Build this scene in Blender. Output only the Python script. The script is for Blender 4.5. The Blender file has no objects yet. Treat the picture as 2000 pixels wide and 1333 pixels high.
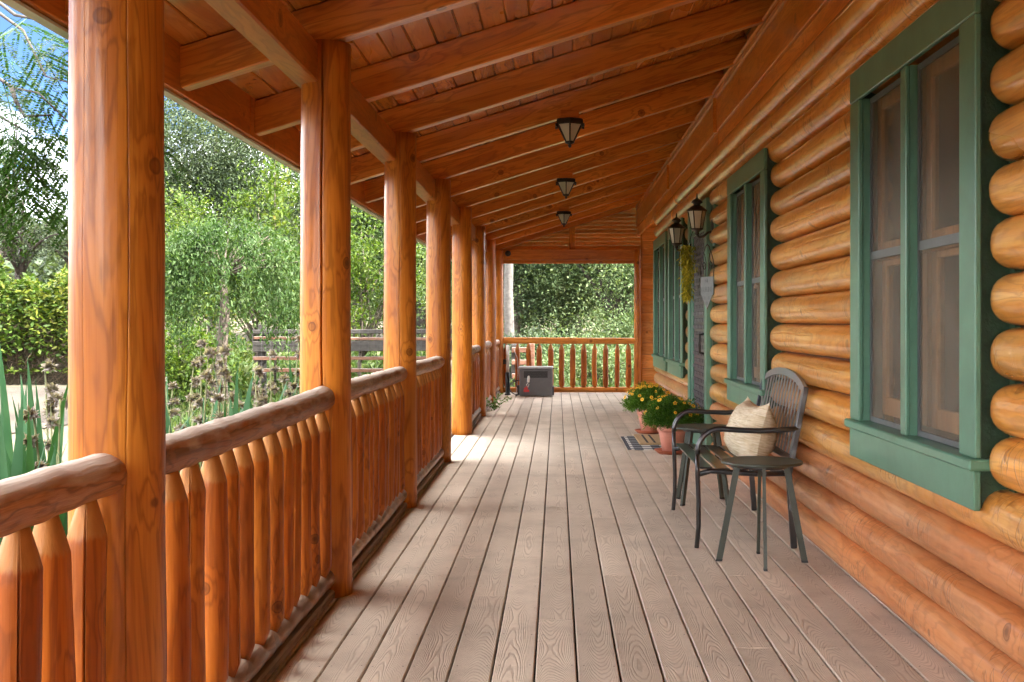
import bpy, math, random
import numpy as np
from mathutils import Vector, Matrix, Euler

R = math.radians
PI = math.pi
scene = bpy.context.scene
COL = scene.collection

# ------------------------------------------------------------------ camera, sky, sun, exposure
CAMH = 1.18
cam_d = bpy.data.cameras.new('camera')
cam_d.sensor_width = 36.0
cam_d.lens = 2300 / 2000 * 36.0
cam_d.shift_x = -88 / 2000
cam_d.shift_y = -36.5 / 2000
cam_d.clip_start = 0.05
cam_d.clip_end = 2000
cam = bpy.data.objects.new('camera', cam_d)
cam.location = (0, 0, CAMH)
cam.rotation_euler = (R(90), 0, 0)
COL.objects.link(cam)
scene.camera = cam

SUN_EL = R(44)
TO_SUN_AZ = math.atan2(0.97, -0.25)          # heading of the sun from +Y towards +X
to_sun = Vector((math.sin(TO_SUN_AZ) * math.cos(SUN_EL), math.cos(TO_SUN_AZ) * math.cos(SUN_EL), math.sin(SUN_EL)))
world = bpy.data.worlds.new('World')
scene.world = world
world.use_nodes = True
wn = world.node_tree
sky = wn.nodes.new('ShaderNodeTexSky')
sky.sky_type = 'NISHITA'
sky.sun_disc = False
sky.sun_elevation = SUN_EL
sky.sun_rotation = TO_SUN_AZ
sky.air_density = 0.5
sky.dust_density = 0.0
sky.ozone_density = 5.0
sky.altitude = 6000
bg = wn.nodes['Background']
bg.inputs['Strength'].default_value = 0.05
# broken white cloud all over the sky, thicker towards the horizon
wtc = wn.nodes.new('ShaderNodeTexCoord')
wsep = wn.nodes.new('ShaderNodeSeparateXYZ'); wn.links.new(wtc.outputs['Generated'], wsep.inputs[0])
wh = wn.nodes.new('ShaderNodeMath'); wh.operation = 'ADD'; wh.inputs[1].default_value = 0.22; wn.links.new(wsep.outputs[2], wh.inputs[0])
wm = wn.nodes.new('ShaderNodeMath'); wm.operation = 'MAXIMUM'; wm.inputs[1].default_value = 0.12; wn.links.new(wh.outputs[0], wm.inputs[0])
wdiv = wn.nodes.new('ShaderNodeVectorMath'); wdiv.operation = 'DIVIDE'; wn.links.new(wtc.outputs['Generated'], wdiv.inputs[0])
wc = wn.nodes.new('ShaderNodeCombineXYZ')
for i in range(3): wn.links.new(wm.outputs[0], wc.inputs[i])
wn.links.new(wc.outputs[0], wdiv.inputs[1])
wnz = wn.nodes.new('ShaderNodeTexNoise'); wnz.inputs['Scale'].default_value = 0.9; wnz.inputs['Detail'].default_value = 7.0; wnz.inputs['Roughness'].default_value = 0.58
wmap = wn.nodes.new('ShaderNodeVectorMath'); wmap.operation = 'ADD'; wmap.inputs[1].default_value = (2.0, 2.0, 6.0)
wn.links.new(wdiv.outputs[0], wmap.inputs[0]); wn.links.new(wmap.outputs[0], wnz.inputs['Vector'])
wr = wn.nodes.new('ShaderNodeValToRGB'); wr.color_ramp.elements[0].position = 0.46; wr.color_ramp.elements[1].position = 0.62
wn.links.new(wnz.outputs[0], wr.inputs[0])
wmix = wn.nodes.new('ShaderNodeMix'); wmix.data_type = 'RGBA'
wn.links.new(wr.outputs[0], wmix.inputs[0]); wn.links.new(sky.outputs[0], wmix.inputs[6]); wmix.inputs[7].default_value = (30.0, 29.0, 27.6, 1)  # cloud set brighter than sunlit cloud, as added light for the porch
wn.links.new(wmix.outputs[2], bg.inputs['Color'])

sun_d = bpy.data.lights.new('sun', 'SUN')
sun_d.energy = 2.0
sun_d.angle = R(0.53)
sun_d.color = (1.0, 0.94, 0.85)
sun = bpy.data.objects.new('sun', sun_d)
sun.rotation_euler = to_sun.to_track_quat('Z', 'Y').to_euler()
sun.location = (10, 0, 20)
COL.objects.link(sun)

scene.view_settings.view_transform = 'Standard'
scene.view_settings.look = 'None'
scene.view_settings.gamma = 1.0
scene.view_settings.use_curve_mapping = False
scene.view_settings.exposure = 3.85
scene.cycles.use_denoising = True
scene.cycles.adaptive_threshold = 0.03
world.cycles.sampling_method = 'MANUAL'
world.cycles.sample_map_resolution = 512
scene.cycles.max_bounces = 6
scene.cycles.diffuse_bounces = 4
scene.cycles.glossy_bounces = 2
scene.cycles.transmission_bounces = 4
scene.cycles.transparent_max_bounces = 8
scene.cycles.sample_clamp_indirect = 6.0
scene.cycles.caustics_reflective = False
scene.cycles.caustics_refractive = False

# ------------------------------------------------------------------ helpers: meshes and objects
def new_mesh(name, V, F, mat=None, smooth=False):
    me = bpy.data.meshes.new(name)
    me.from_pydata([tuple(v) for v in V], [], F)
    if isinstance(smooth, list):
        me.polygons.foreach_set('use_smooth', smooth)
    elif smooth:
        me.polygons.foreach_set('use_smooth', [True] * len(me.polygons))
    if mat: me.materials.append(mat)
    me.update()
    return me

def quad_mesh(name, V, mat):
    """V: (N,4,3) array, one quad per row"""
    n = len(V)
    me = bpy.data.meshes.new(name)
    me.vertices.add(n * 4)
    me.vertices.foreach_set('co', np.ascontiguousarray(V, dtype=np.float32).reshape(-1))
    me.loops.add(n * 4)
    me.loops.foreach_set('vertex_index', np.arange(n * 4, dtype=np.int32))
    me.polygons.add(n)
    me.polygons.foreach_set('loop_start', np.arange(0, n * 4, 4, dtype=np.int32))
    me.update(calc_edges=True)
    me.materials.append(mat)
    return me

def obj(name, me, parent=None, loc=(0, 0, 0), rot=None, kind=None):
    o = bpy.data.objects.new(name, me)
    COL.objects.link(o)
    o.location = loc
    if rot is not None: o.rotation_euler = rot
    if parent is not None: o.parent = parent
    if kind: o['kind'] = kind
    return o

def thing(name, label=None, cat=None, loc=(0, 0, 0), rotz=0, group=None, kind=None):
    o = bpy.data.objects.new(name, None)
    o.empty_display_size = 0.1
    COL.objects.link(o)
    o.location = loc
    o.rotation_euler = (0, 0, rotz)
    return tag(o, label, cat, group, kind)

def tag(o, label=None, cat=None, group=None, kind=None):
    if label: o['label'] = label
    if cat: o['category'] = cat
    if group: o['group'] = group
    if kind: o['kind'] = kind
    return o

class MB:
    def __init__(s): s.v = []; s.f = []; s.s = []
    def add(s, V, F, smooth=False):
        b = len(s.v)
        s.v.extend(tuple(v) for v in V)
        s.f.extend(tuple(i + b for i in f) for f in F)
        s.s.extend([smooth] * len(F))
        return s
    def box(s, x0, x1, y0, y1, z0, z1, c=0.0, M=None):
        V, F = cbox(x0, x1, y0, y1, z0, z1, c)
        if M is not None: V = [M @ Vector(v) for v in V]
        return s.add(V, F)
    def tube(s, path, rad, n=8, smooth=True, cap=True, flat=1.0):
        V, F = tube(path, rad, n, cap, flat)
        return s.add(V, F, smooth)
    def lathe(s, prof, n=24, c=(0, 0, 0), smooth=True, ph=0.0):
        V = []; F = []
        for (r, z) in prof:
            for i in range(n):
                a = 2 * PI * i / n + ph
                V.append((c[0] + r * math.cos(a), c[1] + r * math.sin(a), c[2] + z))
        for j in range(len(prof) - 1):
            for i in range(n):
                k = (i + 1) % n
                F.append((j * n + i, j * n + k, (j + 1) * n + k, (j + 1) * n + i))
        if prof[0][0] > 1e-6: F.append(tuple(range(n - 1, -1, -1)))
        if prof[-1][0] > 1e-6: F.append(tuple((len(prof) - 1) * n + i for i in range(n)))
        return s.add(V, F, smooth)
    def mesh(s, name, mat): return new_mesh(name, s.v, s.f, mat, list(s.s))
    def build(s, name, mat, parent=None, loc=(0, 0, 0), rot=None, kind=None):
        return obj(name, s.mesh(name, mat), parent, loc, rot, kind)

def cbox(x0, x1, y0, y1, z0, z1, c=0.0):
    if c <= 0:
        V = [(x, y, z) for z in (z0, z1) for y in (y0, y1) for x in (x0, x1)]
        F = [(0, 2, 3, 1), (4, 5, 7, 6), (0, 1, 5, 4), (2, 6, 7, 3), (0, 4, 6, 2), (1, 3, 7, 5)]
        return V, F
    h = ((x1 - x0) / 2, (y1 - y0) / 2, (z1 - z0) / 2)
    m = ((x0 + x1) / 2, (y0 + y1) / 2, (z0 + z1) / 2)
    V = []; idx = {}
    for sx in (-1, 1):
        for sy in (-1, 1):
            for sz in (-1, 1):
                sg = (sx, sy, sz)
                for a in range(3):
                    p = [sg[k] * (h[k] - (0 if k == a else c)) for k in range(3)]
                    idx[(sg, a)] = len(V); V.append(p)
    F = []
    def emit(ids):
        p = [Vector(V[i]) for i in ids]
        n = (p[1] - p[0]).cross(p[2] - p[0])
        ce = sum(p, Vector()) / len(p)
        F.append(tuple(ids) if n.dot(ce) > 0 else tuple(reversed(ids)))
    for a in range(3):
        b, d = (a + 1) % 3, (a + 2) % 3
        for s_ in (-1, 1):
            ids = []
            for (sb, sd) in ((-1, -1), (1, -1), (1, 1), (-1, 1)):
                sg = [0, 0, 0]; sg[a] = s_; sg[b] = sb; sg[d] = sd
                ids.append(idx[(tuple(sg), a)])
            emit(ids)
        for sb in (-1, 1):
            for sd in (-1, 1):
                q = []
                for (sa, ax) in ((-1, b), (1, b), (1, d), (-1, d)):
                    sg = [0, 0, 0]; sg[a] = sa; sg[b] = sb; sg[d] = sd
                    q.append(idx[(tuple(sg), ax)])
                emit(q)
    for sx in (-1, 1):
        for sy in (-1, 1):
            for sz in (-1, 1): emit([idx[((sx, sy, sz), a)] for a in range(3)])
    return [(v[0] + m[0], v[1] + m[1], v[2] + m[2]) for v in V], F

def tube(path, rad, n=8, cap=True, flat=1.0):
    P = [Vector(p) for p in path]
    if not hasattr(rad, '__len__'): rad = [rad] * len(P)
    V = []; F = []
    up = None
    for i, p in enumerate(P):
        d = (P[min(i + 1, len(P) - 1)] - P[max(i - 1, 0)])
        if d.length < 1e-9: d = Vector((0, 0, 1))
        d.normalize()
        if up is None:
            up = Vector((0, 0, 1)) if abs(d.z) < 0.9 else Vector((0, 1, 0))
        u = (up - d * up.dot(d))
        if u.length < 1e-6: u = d.orthogonal()
        u.normalize(); up = u
        w = d.cross(u)
        for k in range(n):
            a = 2 * PI * k / n
            V.append(p + (w * math.cos(a) + u * math.sin(a) * flat) * rad[i])
    for i in range(len(P) - 1):
        for k in range(n):
            k2 = (k + 1) % n
            F.append((i * n + k, i * n + k2, (i + 1) * n + k2, (i + 1) * n + k))
    if cap:
        F.append(tuple(range(n - 1, -1, -1)))
        F.append(tuple((len(P) - 1) * n + k for k in range(n)))
    return V, F

def smooth_noise(rng, n=6, fmin=0.5, fmax=4.0):
    a = [(rng.uniform(fmin, fmax), rng.uniform(0, 6.283), rng.uniform(-3, 3), rng.uniform(0.4, 1)) for _ in range(n)]
    tot = sum(x[3] for x in a)
    return lambda t, th: sum(w * math.sin(f * 6.283 * t + ph + round(k) * th) for f, ph, k, w in a) / tot

def log_mesh(name, L, r0, r1, seed, mat, axis='Z', nseg=20, step=0.12, rough=0.02, cracks=(), rnd=(0, 0), bow=0.0,
             facet=0.0, prof=None, smooth=True, fn=None):
    """a peeled log from 0 to L along the axis: tapered, uneven, with open drying cracks (angle, from, to, half width, depth)"""
    rng = random.Random(seed)
    ns = smooth_noise(rng, 7, 0.25, 2.4); nb = smooth_noise(rng, 3, 0.1, 0.4); nw = smooth_noise(rng, 3, 0.3, 1.6)
    ths = []
    for i in range(nseg):
        t = 2 * PI * i / nseg - PI
        if all(abs((t - c[0] + PI) % (2 * PI) - PI) > 1.4 * c[3] + 0.13 for c in cracks): ths.append((t, None, 0))
    for ci, c in enumerate(cracks):
        for k, o in ((-4, -c[3] * 1.4 - 0.09), (-3, -c[3] * 1.4 - 0.025), (-2, -c[3] * 1.4), (-1, -c[3]), (0, 0), (1, c[3]), (2, c[3] * 1.4), (3, c[3] * 1.4 + 0.025), (4, c[3] * 1.4 + 0.09)): ths.append((c[0] + o, ci, k))
    ths.sort(key=lambda q: q[0])
    ts = list(np.linspace(0, L, max(3, int(L / step) + 1)))
    sc = [1.0] * len(ts)
    e0, e1 = rnd
    if e0:
        ts = [e0 * (1 - math.cos(a)) for a in np.linspace(0.0, PI / 2, 6)[:-1]] + [t for t in ts if t >= e0]
        sc = [max(0.12, math.sin(a) ** 0.8) for a in np.linspace(0.0, PI / 2, 6)[:-1]] + [1.0] * (len(ts) - 5)
    if e1:
        keep = [(t, s) for t, s in zip(ts, sc) if t <= L - e1]
        ts = [t for t, s in keep] + [L - e1 * (1 - math.cos(a)) for a in np.linspace(0.0, PI / 2, 6)[:-1]][::-1]
        sc = [s for t, s in keep] + [max(0.12, math.sin(a) ** 0.8) for a in np.linspace(0.0, PI / 2, 6)[:-1]][::-1]
    fr = [1 + facet * rng.uniform(-1, 1) for _ in ths]
    V = []; F = []
    n = len(ths)
    for t, s in zip(ts, sc):
        rb = r0 + (r1 - r0) * t / L
        if prof: rb *= prof(t / L)
        bx = bow * math.sin(PI * t / L) * nb(0.2, 0); by = bow * nb(t / L, 1.3)
        for (th, ci, k), ff in zip(ths, fr):
            r = rb * s * (1 + rough * ns(t, th)) * ff
            if fn: r *= fn(t, th)
            a = th
            if ci is not None:
                c = cracks[ci]
                env = max(0.0, min(1.0, (t - c[1]) / 0.15, (c[2] - t) / 0.15))
                a = th + 0.05 * nw(t, ci)
                if k == 0: r -= c[4] * env
                elif abs(k) == 1: r -= 0.06 * c[4] * env
            V.append((r * math.cos(a) + bx, r * math.sin(a) + by, t))
    for i in range(len(ts) - 1):
        for k in range(n):
            k2 = (k + 1) % n
            F.append((i * n + k, i * n + k2, (i + 1) * n + k2, (i + 1) * n + k))
    F.append(tuple(range(n - 1, -1, -1)))
    F.append(tuple((len(ts) - 1) * n + k for k in range(n)))
    if axis == 'Y': V = [(-x, z, y) for x, y, z in V]
    elif axis == 'X': V = [(z, x, y) for x, y, z in V]
    return new_mesh(name, V, F, mat, smooth)

# ------------------------------------------------------------------ materials
def mat_new(name):
    m = bpy.data.materials.new(name); m.use_nodes = True
    nt = m.node_tree
    return m, nt, nt.nodes['Principled BSDF'], nt.nodes['Material Output']

def nd(nt, t, ins=None, **props):
    n = nt.nodes.new(t)
    for k, v in props.items(): setattr(n, k, v)
    for k, v in (ins or {}).items():
        s = n.inputs[k]
        if isinstance(v, bpy.types.NodeSocket): nt.links.new(v, s)
        else: s.default_value = v
    return n

def math_(nt, op, a, b=0.0, c=0.0, clamp=False):
    return nd(nt, 'ShaderNodeMath', {0: a, 1: b, 2: c}, operation=op, use_clamp=clamp).outputs[0]

def mix_(nt, f, a, b, mode='MIX'):
    n = nt.nodes.new('ShaderNodeMix'); n.data_type = 'RGBA'; n.blend_type = mode
    for i, v in ((0, f), (6, a), (7, b)):
        if isinstance(v, bpy.types.NodeSocket): nt.links.new(v, n.inputs[i])
        else: n.inputs[i].default_value = (*v, 1) if (i > 0 and len(v) == 3) else v
    return n.outputs[2]

def ramp_(nt, f, stops, interp='LINEAR'):
    n = nt.nodes.new('ShaderNodeValToRGB'); n.color_ramp.interpolation = interp
    el = n.color_ramp.elements
    while len(el) < len(stops): el.new(0.5)
    for e, (p, c) in zip(el, stops):
        e.position = p; e.color = (*c, 1) if hasattr(c, '__len__') else (c, c, c, 1)
    nt.links.new(f, n.inputs[0])
    return n.outputs[0]

def local_coords(nt):
    tc = nt.nodes.new('ShaderNodeTexCoord')
    oi = nt.nodes.new('ShaderNodeObjectInfo')
    r = oi.outputs['Random']
    off = nd(nt, 'ShaderNodeCombineXYZ', {0: math_(nt, 'MULTIPLY', r, 37.1), 1: math_(nt, 'MULTIPLY', r, 91.7), 2: math_(nt, 'MULTIPLY', r, 53.3)}).outputs[0]
    return nd(nt, 'ShaderNodeVectorMath', {0: tc.outputs['Object'], 1: off}, operation='ADD').outputs[0], r, tc.outputs['Object']

def scaled(nt, p, sx, sy, sz):
    return nd(nt, 'ShaderNodeVectorMath', {0: p, 1: (sx, sy, sz)}, operation='MULTIPLY').outputs[0]

def wood(name, dark, mid, light, axis='Y', rough=0.35, coat=0.25, knots=0.1, kscale=4.0, bump=0.25, chatter=0.0, grey=None,
         streak=0.35, vary=0.35, tip=None, spec=0.22):
    m, nt, bs, out = mat_new(name)
    p, rnd, raw = local_coords(nt)
    ax = 'XYZ'.index(axis)
    def sc(across, along):
        v = [across] * 3; v[ax] = along
        return scaled(nt, p, *v)
    kn = nd(nt, 'ShaderNodeTexVoronoi', {'Vector': p, 'Scale': kscale}, feature='F1')
    kd = kn.outputs['Distance']
    n1 = nd(nt, 'ShaderNodeTexNoise', {'Vector': sc(9.0, 0.9), 'Scale': 1.0, 'Detail': 4.0, 'Roughness': 0.55, 'Distortion': 0.5}).outputs[0]
    bend = math_(nt, 'MULTIPLY', math_(nt, 'SUBTRACT', 0.35, kd, clamp=True), 0.6)
    g = math_(nt, 'ADD', n1, bend)
    rings = math_(nt, 'SINE', math_(nt, 'MULTIPLY', g, 55.0))
    rings = math_(nt, 'MULTIPLY_ADD', rings, 0.5, 0.5)
    n2 = nd(nt, 'ShaderNodeTexNoise', {'Vector': sc(110.0, 2.2), 'Scale': 1.0, 'Detail': 3.0, 'Roughness': 0.6}).outputs[0]
    n3 = nd(nt, 'ShaderNodeTexNoise', {'Vector': sc(2.2, 0.7), 'Scale': 1.0, 'Detail': 3.0}).outputs[0]
    col = ramp_(nt, n1, [(0.28, dark), (0.5, mid), (0.72, light)])
    col = mix_(nt, math_(nt, 'MULTIPLY', math_(nt, 'POWER', rings, 3.0), streak), col, tuple(c * 0.55 for c in dark))
    col = mix_(nt, ramp_(nt, n2, [(0.45, 0.0), (0.75, streak)]), col, dark)
    lightv = math_(nt, 'MULTIPLY_ADD', n3, 2 * vary, 1 - vary)
    lightv = math_(nt, 'MULTIPLY', lightv, math_(nt, 'MULTIPLY_ADD', rnd, 0.3, 0.85))
    lv = nd(nt, 'ShaderNodeCombineXYZ', {0: lightv, 1: lightv, 2: lightv}).outputs[0]
    col = mix_(nt, 1.0, col, lv, 'MULTIPLY')
    hgt = math_(nt, 'MULTIPLY_ADD', n2, 0.35, math_(nt, 'MULTIPLY', n1, 0.6))
    if chatter > 0:
        w = nd(nt, 'ShaderNodeTexNoise', {'Vector': sc(5.0, 14.0), 'Scale': 1.0, 'Detail': 1.0, 'Distortion': 1.2}).outputs[0]
        edge = math_(nt, 'SUBTRACT', 1.0, math_(nt, 'MULTIPLY', math_(nt, 'ABSOLUTE', math_(nt, 'SUBTRACT', w, 0.5)), 26.0), clamp=True)
        msk = ramp_(nt, nd(nt, 'ShaderNodeTexNoise', {'Vector': sc(3.0, 2.0), 'Scale': 1.0, 'Detail': 1.0}).outputs[0], [(0.5, 0.0), (0.66, 1.0)])
        edge = math_(nt, 'MULTIPLY', edge, msk)
        col = mix_(nt, math_(nt, 'MULTIPLY', edge, chatter), col, tuple(c * 0.45 for c in dark))
        hgt = math_(nt, 'SUBTRACT', hgt, math_(nt, 'MULTIPLY', edge, 0.5))
        hgt = math_(nt, 'ADD', hgt, math_(nt, 'MULTIPLY', nd(nt, 'ShaderNodeTexNoise', {'Vector': sc(9.0, 8.0), 'Scale': 1.0, 'Detail': 2.0}).outputs[0], 1.2))
    if knots > 0:
        kk = ramp_(nt, kd, [(knots * 0.45, 1.0), (knots, 0.55), (knots * 1.25, 0.9), (knots * 1.4, 0.0)])
        col = mix_(nt, math_(nt, 'MULTIPLY', kk, 0.82), col, tuple(c * 0.28 for c in dark))
    if tip:
        tz = nd(nt, 'ShaderNodeSeparateXYZ', {0: raw}).outputs[2]
        col = mix_(nt, ramp_(nt, math_(nt, 'MULTIPLY_ADD', n2, 0.03, tz), [(0.642, 0.0), (0.654, 0.85)]), col, mix_(nt, n2, tip, tuple(c * 1.5 for c in tip)))
    if grey:
        geo = nt.nodes.new('ShaderNodeNewGeometry')
        nz = nd(nt, 'ShaderNodeSeparateXYZ', {0: geo.outputs['Normal']}).outputs[2]
        gn = nd(nt, 'ShaderNodeTexNoise', {'Vector': sc(16.0, 4.0), 'Scale': 1.0, 'Detail': 5.0}).outputs[0]
        gm = ramp_(nt, math_(nt, 'MULTIPLY_ADD', gn, 0.9, math_(nt, 'MULTIPLY', nz, 0.45)), [(0.56, 0.0), (0.74, 1.0)])
        gcol = mix_(nt, n2, tuple(c * 0.45 for c in grey), grey)
        col = mix_(nt, math_(nt, 'MULTIPLY', gm, 0.85), col, gcol)
        rough_s = math_(nt, 'MULTIPLY_ADD', gm, 0.3, rough)
        nt.links.new(rough_s, bs.inputs['Roughness'])
        nt.links.new(math_(nt, 'MULTIPLY', math_(nt, 'SUBTRACT', 1.0, gm), coat), bs.inputs['Coat Weight'])
    else:
        bs.inputs['Roughness'].default_value = rough
        bs.inputs['Coat Weight'].default_value = coat
        nt.links.new(math_(nt, 'MULTIPLY_ADD', n3, 0.25, rough - 0.08), bs.inputs['Roughness'])
    bs.inputs['Coat Roughness'].default_value = 0.14
    bs.inputs['Specular IOR Level'].default_value = spec
    b = nd(nt, 'ShaderNodeBump', {'Height': hgt, 'Strength': bump, 'Distance': 0.01})
    nt.links.new(b.outputs[0], bs.inputs['Normal'])
    nt.links.new(col, bs.inputs['Base Color'])
    return m

def plain(name, col, rough=0.5, metal=0.0, coat=0.0, var=0.12, scale=9.0, bump=0.0, spec=0.5):
    m, nt, bs, out = mat_new(name)
    p, rnd, raw = local_coords(nt)
    n = nd(nt, 'ShaderNodeTexNoise', {'Vector': p, 'Scale': scale, 'Detail': 5.0, 'Roughness': 0.6}).outputs[0]
    c = ramp_(nt, n, [(0.3, tuple(x * (1 - var) for x in col)), (0.7, tuple(min(1, x * (1 + var)) for x in col))])
    nt.links.new(c, bs.inputs['Base Color'])
    bs.inputs['Roughness'].default_value = rough
    bs.inputs['Metallic'].default_value = metal
    bs.inputs['Coat Weight'].default_value = coat
    bs.inputs['Specular IOR Level'].default_value = spec
    if bump:
        b = nd(nt, 'ShaderNodeBump', {'Height': n, 'Strength': bump, 'Distance': 0.01})
        nt.links.new(b.outputs[0], bs.inputs['Normal'])
    return m

def leafy(name, stops, trans=0.35, rough=0.5, posvar=0.5, k=0.74):
    stops = [(q, tuple(c * k for c in col)) for q, col in stops]
    m, nt, bs, out = mat_new(name)
    geo = nt.nodes.new('ShaderNodeNewGeometry')
    n = nd(nt, 'ShaderNodeTexNoise', {'Vector': geo.outputs['Position'], 'Scale': 0.9, 'Detail': 2.0}).outputs[0]
    nb_ = nd(nt, 'ShaderNodeTexNoise', {'Vector': geo.outputs['Position'], 'Scale': 4.0, 'Detail': 1.0}).outputs[0]
    n = math_(nt, 'MULTIPLY_ADD', nb_, 0.8, math_(nt, 'MULTIPLY_ADD', n, 0.9, -0.2))
    f = math_(nt, 'MULTIPLY_ADD', geo.outputs['Random Per Island'], 0.6, math_(nt, 'MULTIPLY_ADD', n, posvar * 1.5, -0.32))
    c = ramp_(nt, f, stops)
    bs.inputs['Roughness'].default_value = rough
    bs.inputs['Specular IOR Level'].default_value = 0.15
    nt.links.new(c, bs.inputs['Base Color'])
    tl = nt.nodes.new('ShaderNodeBsdfTranslucent')
    warm = mix_(nt, 1.0, c, (1.25, 1.3, 0.55), 'MULTIPLY')
    nt.links.new(warm, tl.inputs['Color'])
    ms = nt.nodes.new('ShaderNodeMixShader'); ms.inputs[0].default_value = trans
    nt.links.new(bs.outputs[0], ms.inputs[1]); nt.links.new(tl.outputs[0], ms.inputs[2])
    nt.links.new(ms.outputs[0], out.inputs['Surface'])
    return m

M_POST = wood('post_log_wood', (0.30, 0.075, 0.006), (0.46, 0.145, 0.013), (0.58, 0.225, 0.026), 'Z', 0.40, 0.2, 0.09, 4.4, 0.3, streak=0.5, vary=0.45)
M_BAL = wood('baluster_wood', (0.25, 0.055, 0.005), (0.40, 0.105, 0.009), (0.54, 0.185, 0.019), 'Z', 0.48, 0.1, 0.085, 5.0, 0.3, streak=0.5, tip=(0.30, 0.125, 0.03))
M_ENDX = wood('end_rail_wood', (0.36, 0.11, 0.014), (0.50, 0.18, 0.025), (0.60, 0.26, 0.05), 'X', 0.45, 0.2, 0.09, 5.0, 0.3)
M_RAIL = wood('weathered_rail_wood', (0.24, 0.080, 0.025), (0.38, 0.145, 0.045), (0.50, 0.24, 0.10), 'Y', 0.5, 0.15, 0.1, 4.0, 1.0, grey=(0.72, 0.63, 0.55), streak=0.7)
M_LOG = wood('wall_log_wood', (0.56, 0.19, 0.024), (0.72, 0.325, 0.06), (0.80, 0.45, 0.14), 'Y', 0.28, 0.9, 0.08, 3.6, 0.4, chatter=0.85, streak=0.4, vary=0.45, spec=0.4)
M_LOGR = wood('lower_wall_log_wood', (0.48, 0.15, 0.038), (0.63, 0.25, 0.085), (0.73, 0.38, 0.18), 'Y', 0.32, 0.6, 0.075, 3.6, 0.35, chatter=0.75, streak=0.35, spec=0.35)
M_BEAM = wood('beam_wood', (0.34, 0.085, 0.011), (0.48, 0.145, 0.02), (0.57, 0.21, 0.04), 'Y', 0.38, 0.25, 0.09, 3.5, 0.12)
M_BEAMX = wood('end_beam_wood', (0.36, 0.095, 0.013), (0.50, 0.16, 0.024), (0.59, 0.22, 0.045), 'X', 0.38, 0.25, 0.09, 3.5, 0.12)
M_RAFT = wood('rafter_wood', (0.42, 0.115, 0.014), (0.61, 0.205, 0.029), (0.71, 0.29, 0.055), 'X', 0.30, 0.6, 0.085, 3.5, 0.1, streak=0.45)
M_CEIL = wood('ceiling_board_wood', (0.43, 0.12, 0.015), (0.62, 0.215, 0.032), (0.71, 0.29, 0.058), 'Y', 0.2, 0.8, 0.06, 3.2, 0.22, streak=0.25, spec=0.4)
M_TRIM = wood('trim_board_wood', (0.45, 0.13, 0.016), (0.62, 0.215, 0.033), (0.70, 0.30, 0.06), 'Y', 0.33, 0.35, 0.07, 3.0, 0.1)
M_SIDE = wood('siding_wood', (0.54, 0.175, 0.03), (0.68, 0.26, 0.06), (0.75, 0.34, 0.10), 'X', 0.32, 0.35, 0.05, 3.0, 0.1)
M_BRAIL = wood('bottom_rail_wood', (0.20, 0.085, 0.035), (0.31, 0.15, 0.07), (0.40, 0.23, 0.13), 'Y', 0.35, 0.4, 0.1, 4.0, 0.6, grey=(0.30, 0.22, 0.17), streak=0.5)
M_SILL = wood('sill_log_wood', (0.12, 0.07, 0.04), (0.22, 0.13, 0.08), (0.34, 0.23, 0.15), 'Y', 0.6, 0.0, 0.08, 4.0, 0.6, grey=(0.36, 0.30, 0.25), streak=0.7)
M_SASH = wood('sash_wood', (0.40, 0.16, 0.05), (0.55, 0.25, 0.09), (0.65, 0.32, 0.13), 'Z', 0.4, 0.2, 0.0, 3.0, 0.05)
M_GREEN = plain('green_paint', (0.082, 0.195, 0.128), 0.38, var=0.14, scale=6.0, coat=0.1, bump=0.05)
M_GREEND = plain('dark_green_sealant_jamb_shade', (0.016, 0.045, 0.018), 0.6, var=0.4, scale=40, bump=0.4)  # sealant green; on window jambs its dark tone paints in shade
M_BLACK = plain('black_powder_coat', (0.016, 0.017, 0.019), 0.28, metal=0.0, coat=0.5, var=0.1, scale=60)
M_SLAT = plain('black_metal_sky_sheen', (0.075, 0.085, 0.092), 0.42, coat=0.3, var=0.1, scale=60, spec=0.8)  # bench black, lightened in colour to stand for sky reflected on the back
M_IRON = plain('dark_bronze_iron', (0.022, 0.016, 0.012), 0.42, metal=0.3, var=0.3, scale=40, bump=0.1)
M_OLIVE = plain('olive_green_metal', (0.040, 0.050, 0.036), 0.45, var=0.1, scale=30)
M_RUBBER = plain('black_rubber', (0.012, 0.012, 0.013), 0.6)
M_TERRA = plain('pink_terracotta', (0.56, 0.235, 0.165), 0.7, var=0.14, scale=14, bump=0.1)
M_TERRAR = plain('red_terracotta', (0.46, 0.13, 0.062), 0.65, var=0.16, scale=14, bump=0.1)
M_SOIL = plain('potting_soil', (0.03, 0.02, 0.013), 0.9, var=0.4, scale=80, bump=0.6)
M_GREYP = plain('grey_painted_metal', (0.11, 0.115, 0.12), 0.42, var=0.08, scale=20)
M_GREYL = plain('light_grey_plastic', (0.33, 0.34, 0.35), 0.45, var=0.06)
M_WHITE = plain('white_plastic', (0.72, 0.71, 0.68), 0.4, var=0.05)
M_RED = plain('red_print', (0.5, 0.03, 0.03), 0.5, var=0.1)
M_DRIP = plain('pale_drip_edge', (0.50, 0.52, 0.46), 0.5, var=0.08)
M_SIGN = plain('weathered_sign_metal', (0.042, 0.048, 0.042), 0.5, metal=0.2, var=0.25, scale=25)
M_SIGNT = plain('sign_lettering', (0.015, 0.018, 0.016), 0.6)
M_PLAST = plain('pale_house_shell', (0.40, 0.16, 0.05), 0.7)
M_ROOF = plain('brown_shingle', (0.11, 0.085, 0.07), 0.9, var=0.3, scale=30, bump=0.4)
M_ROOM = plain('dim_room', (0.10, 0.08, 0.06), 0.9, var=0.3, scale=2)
M_BARK = plain('grey_brown_bark', (0.10, 0.080, 0.062), 0.9, var=0.5, scale=18, bump=0.8)
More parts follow.
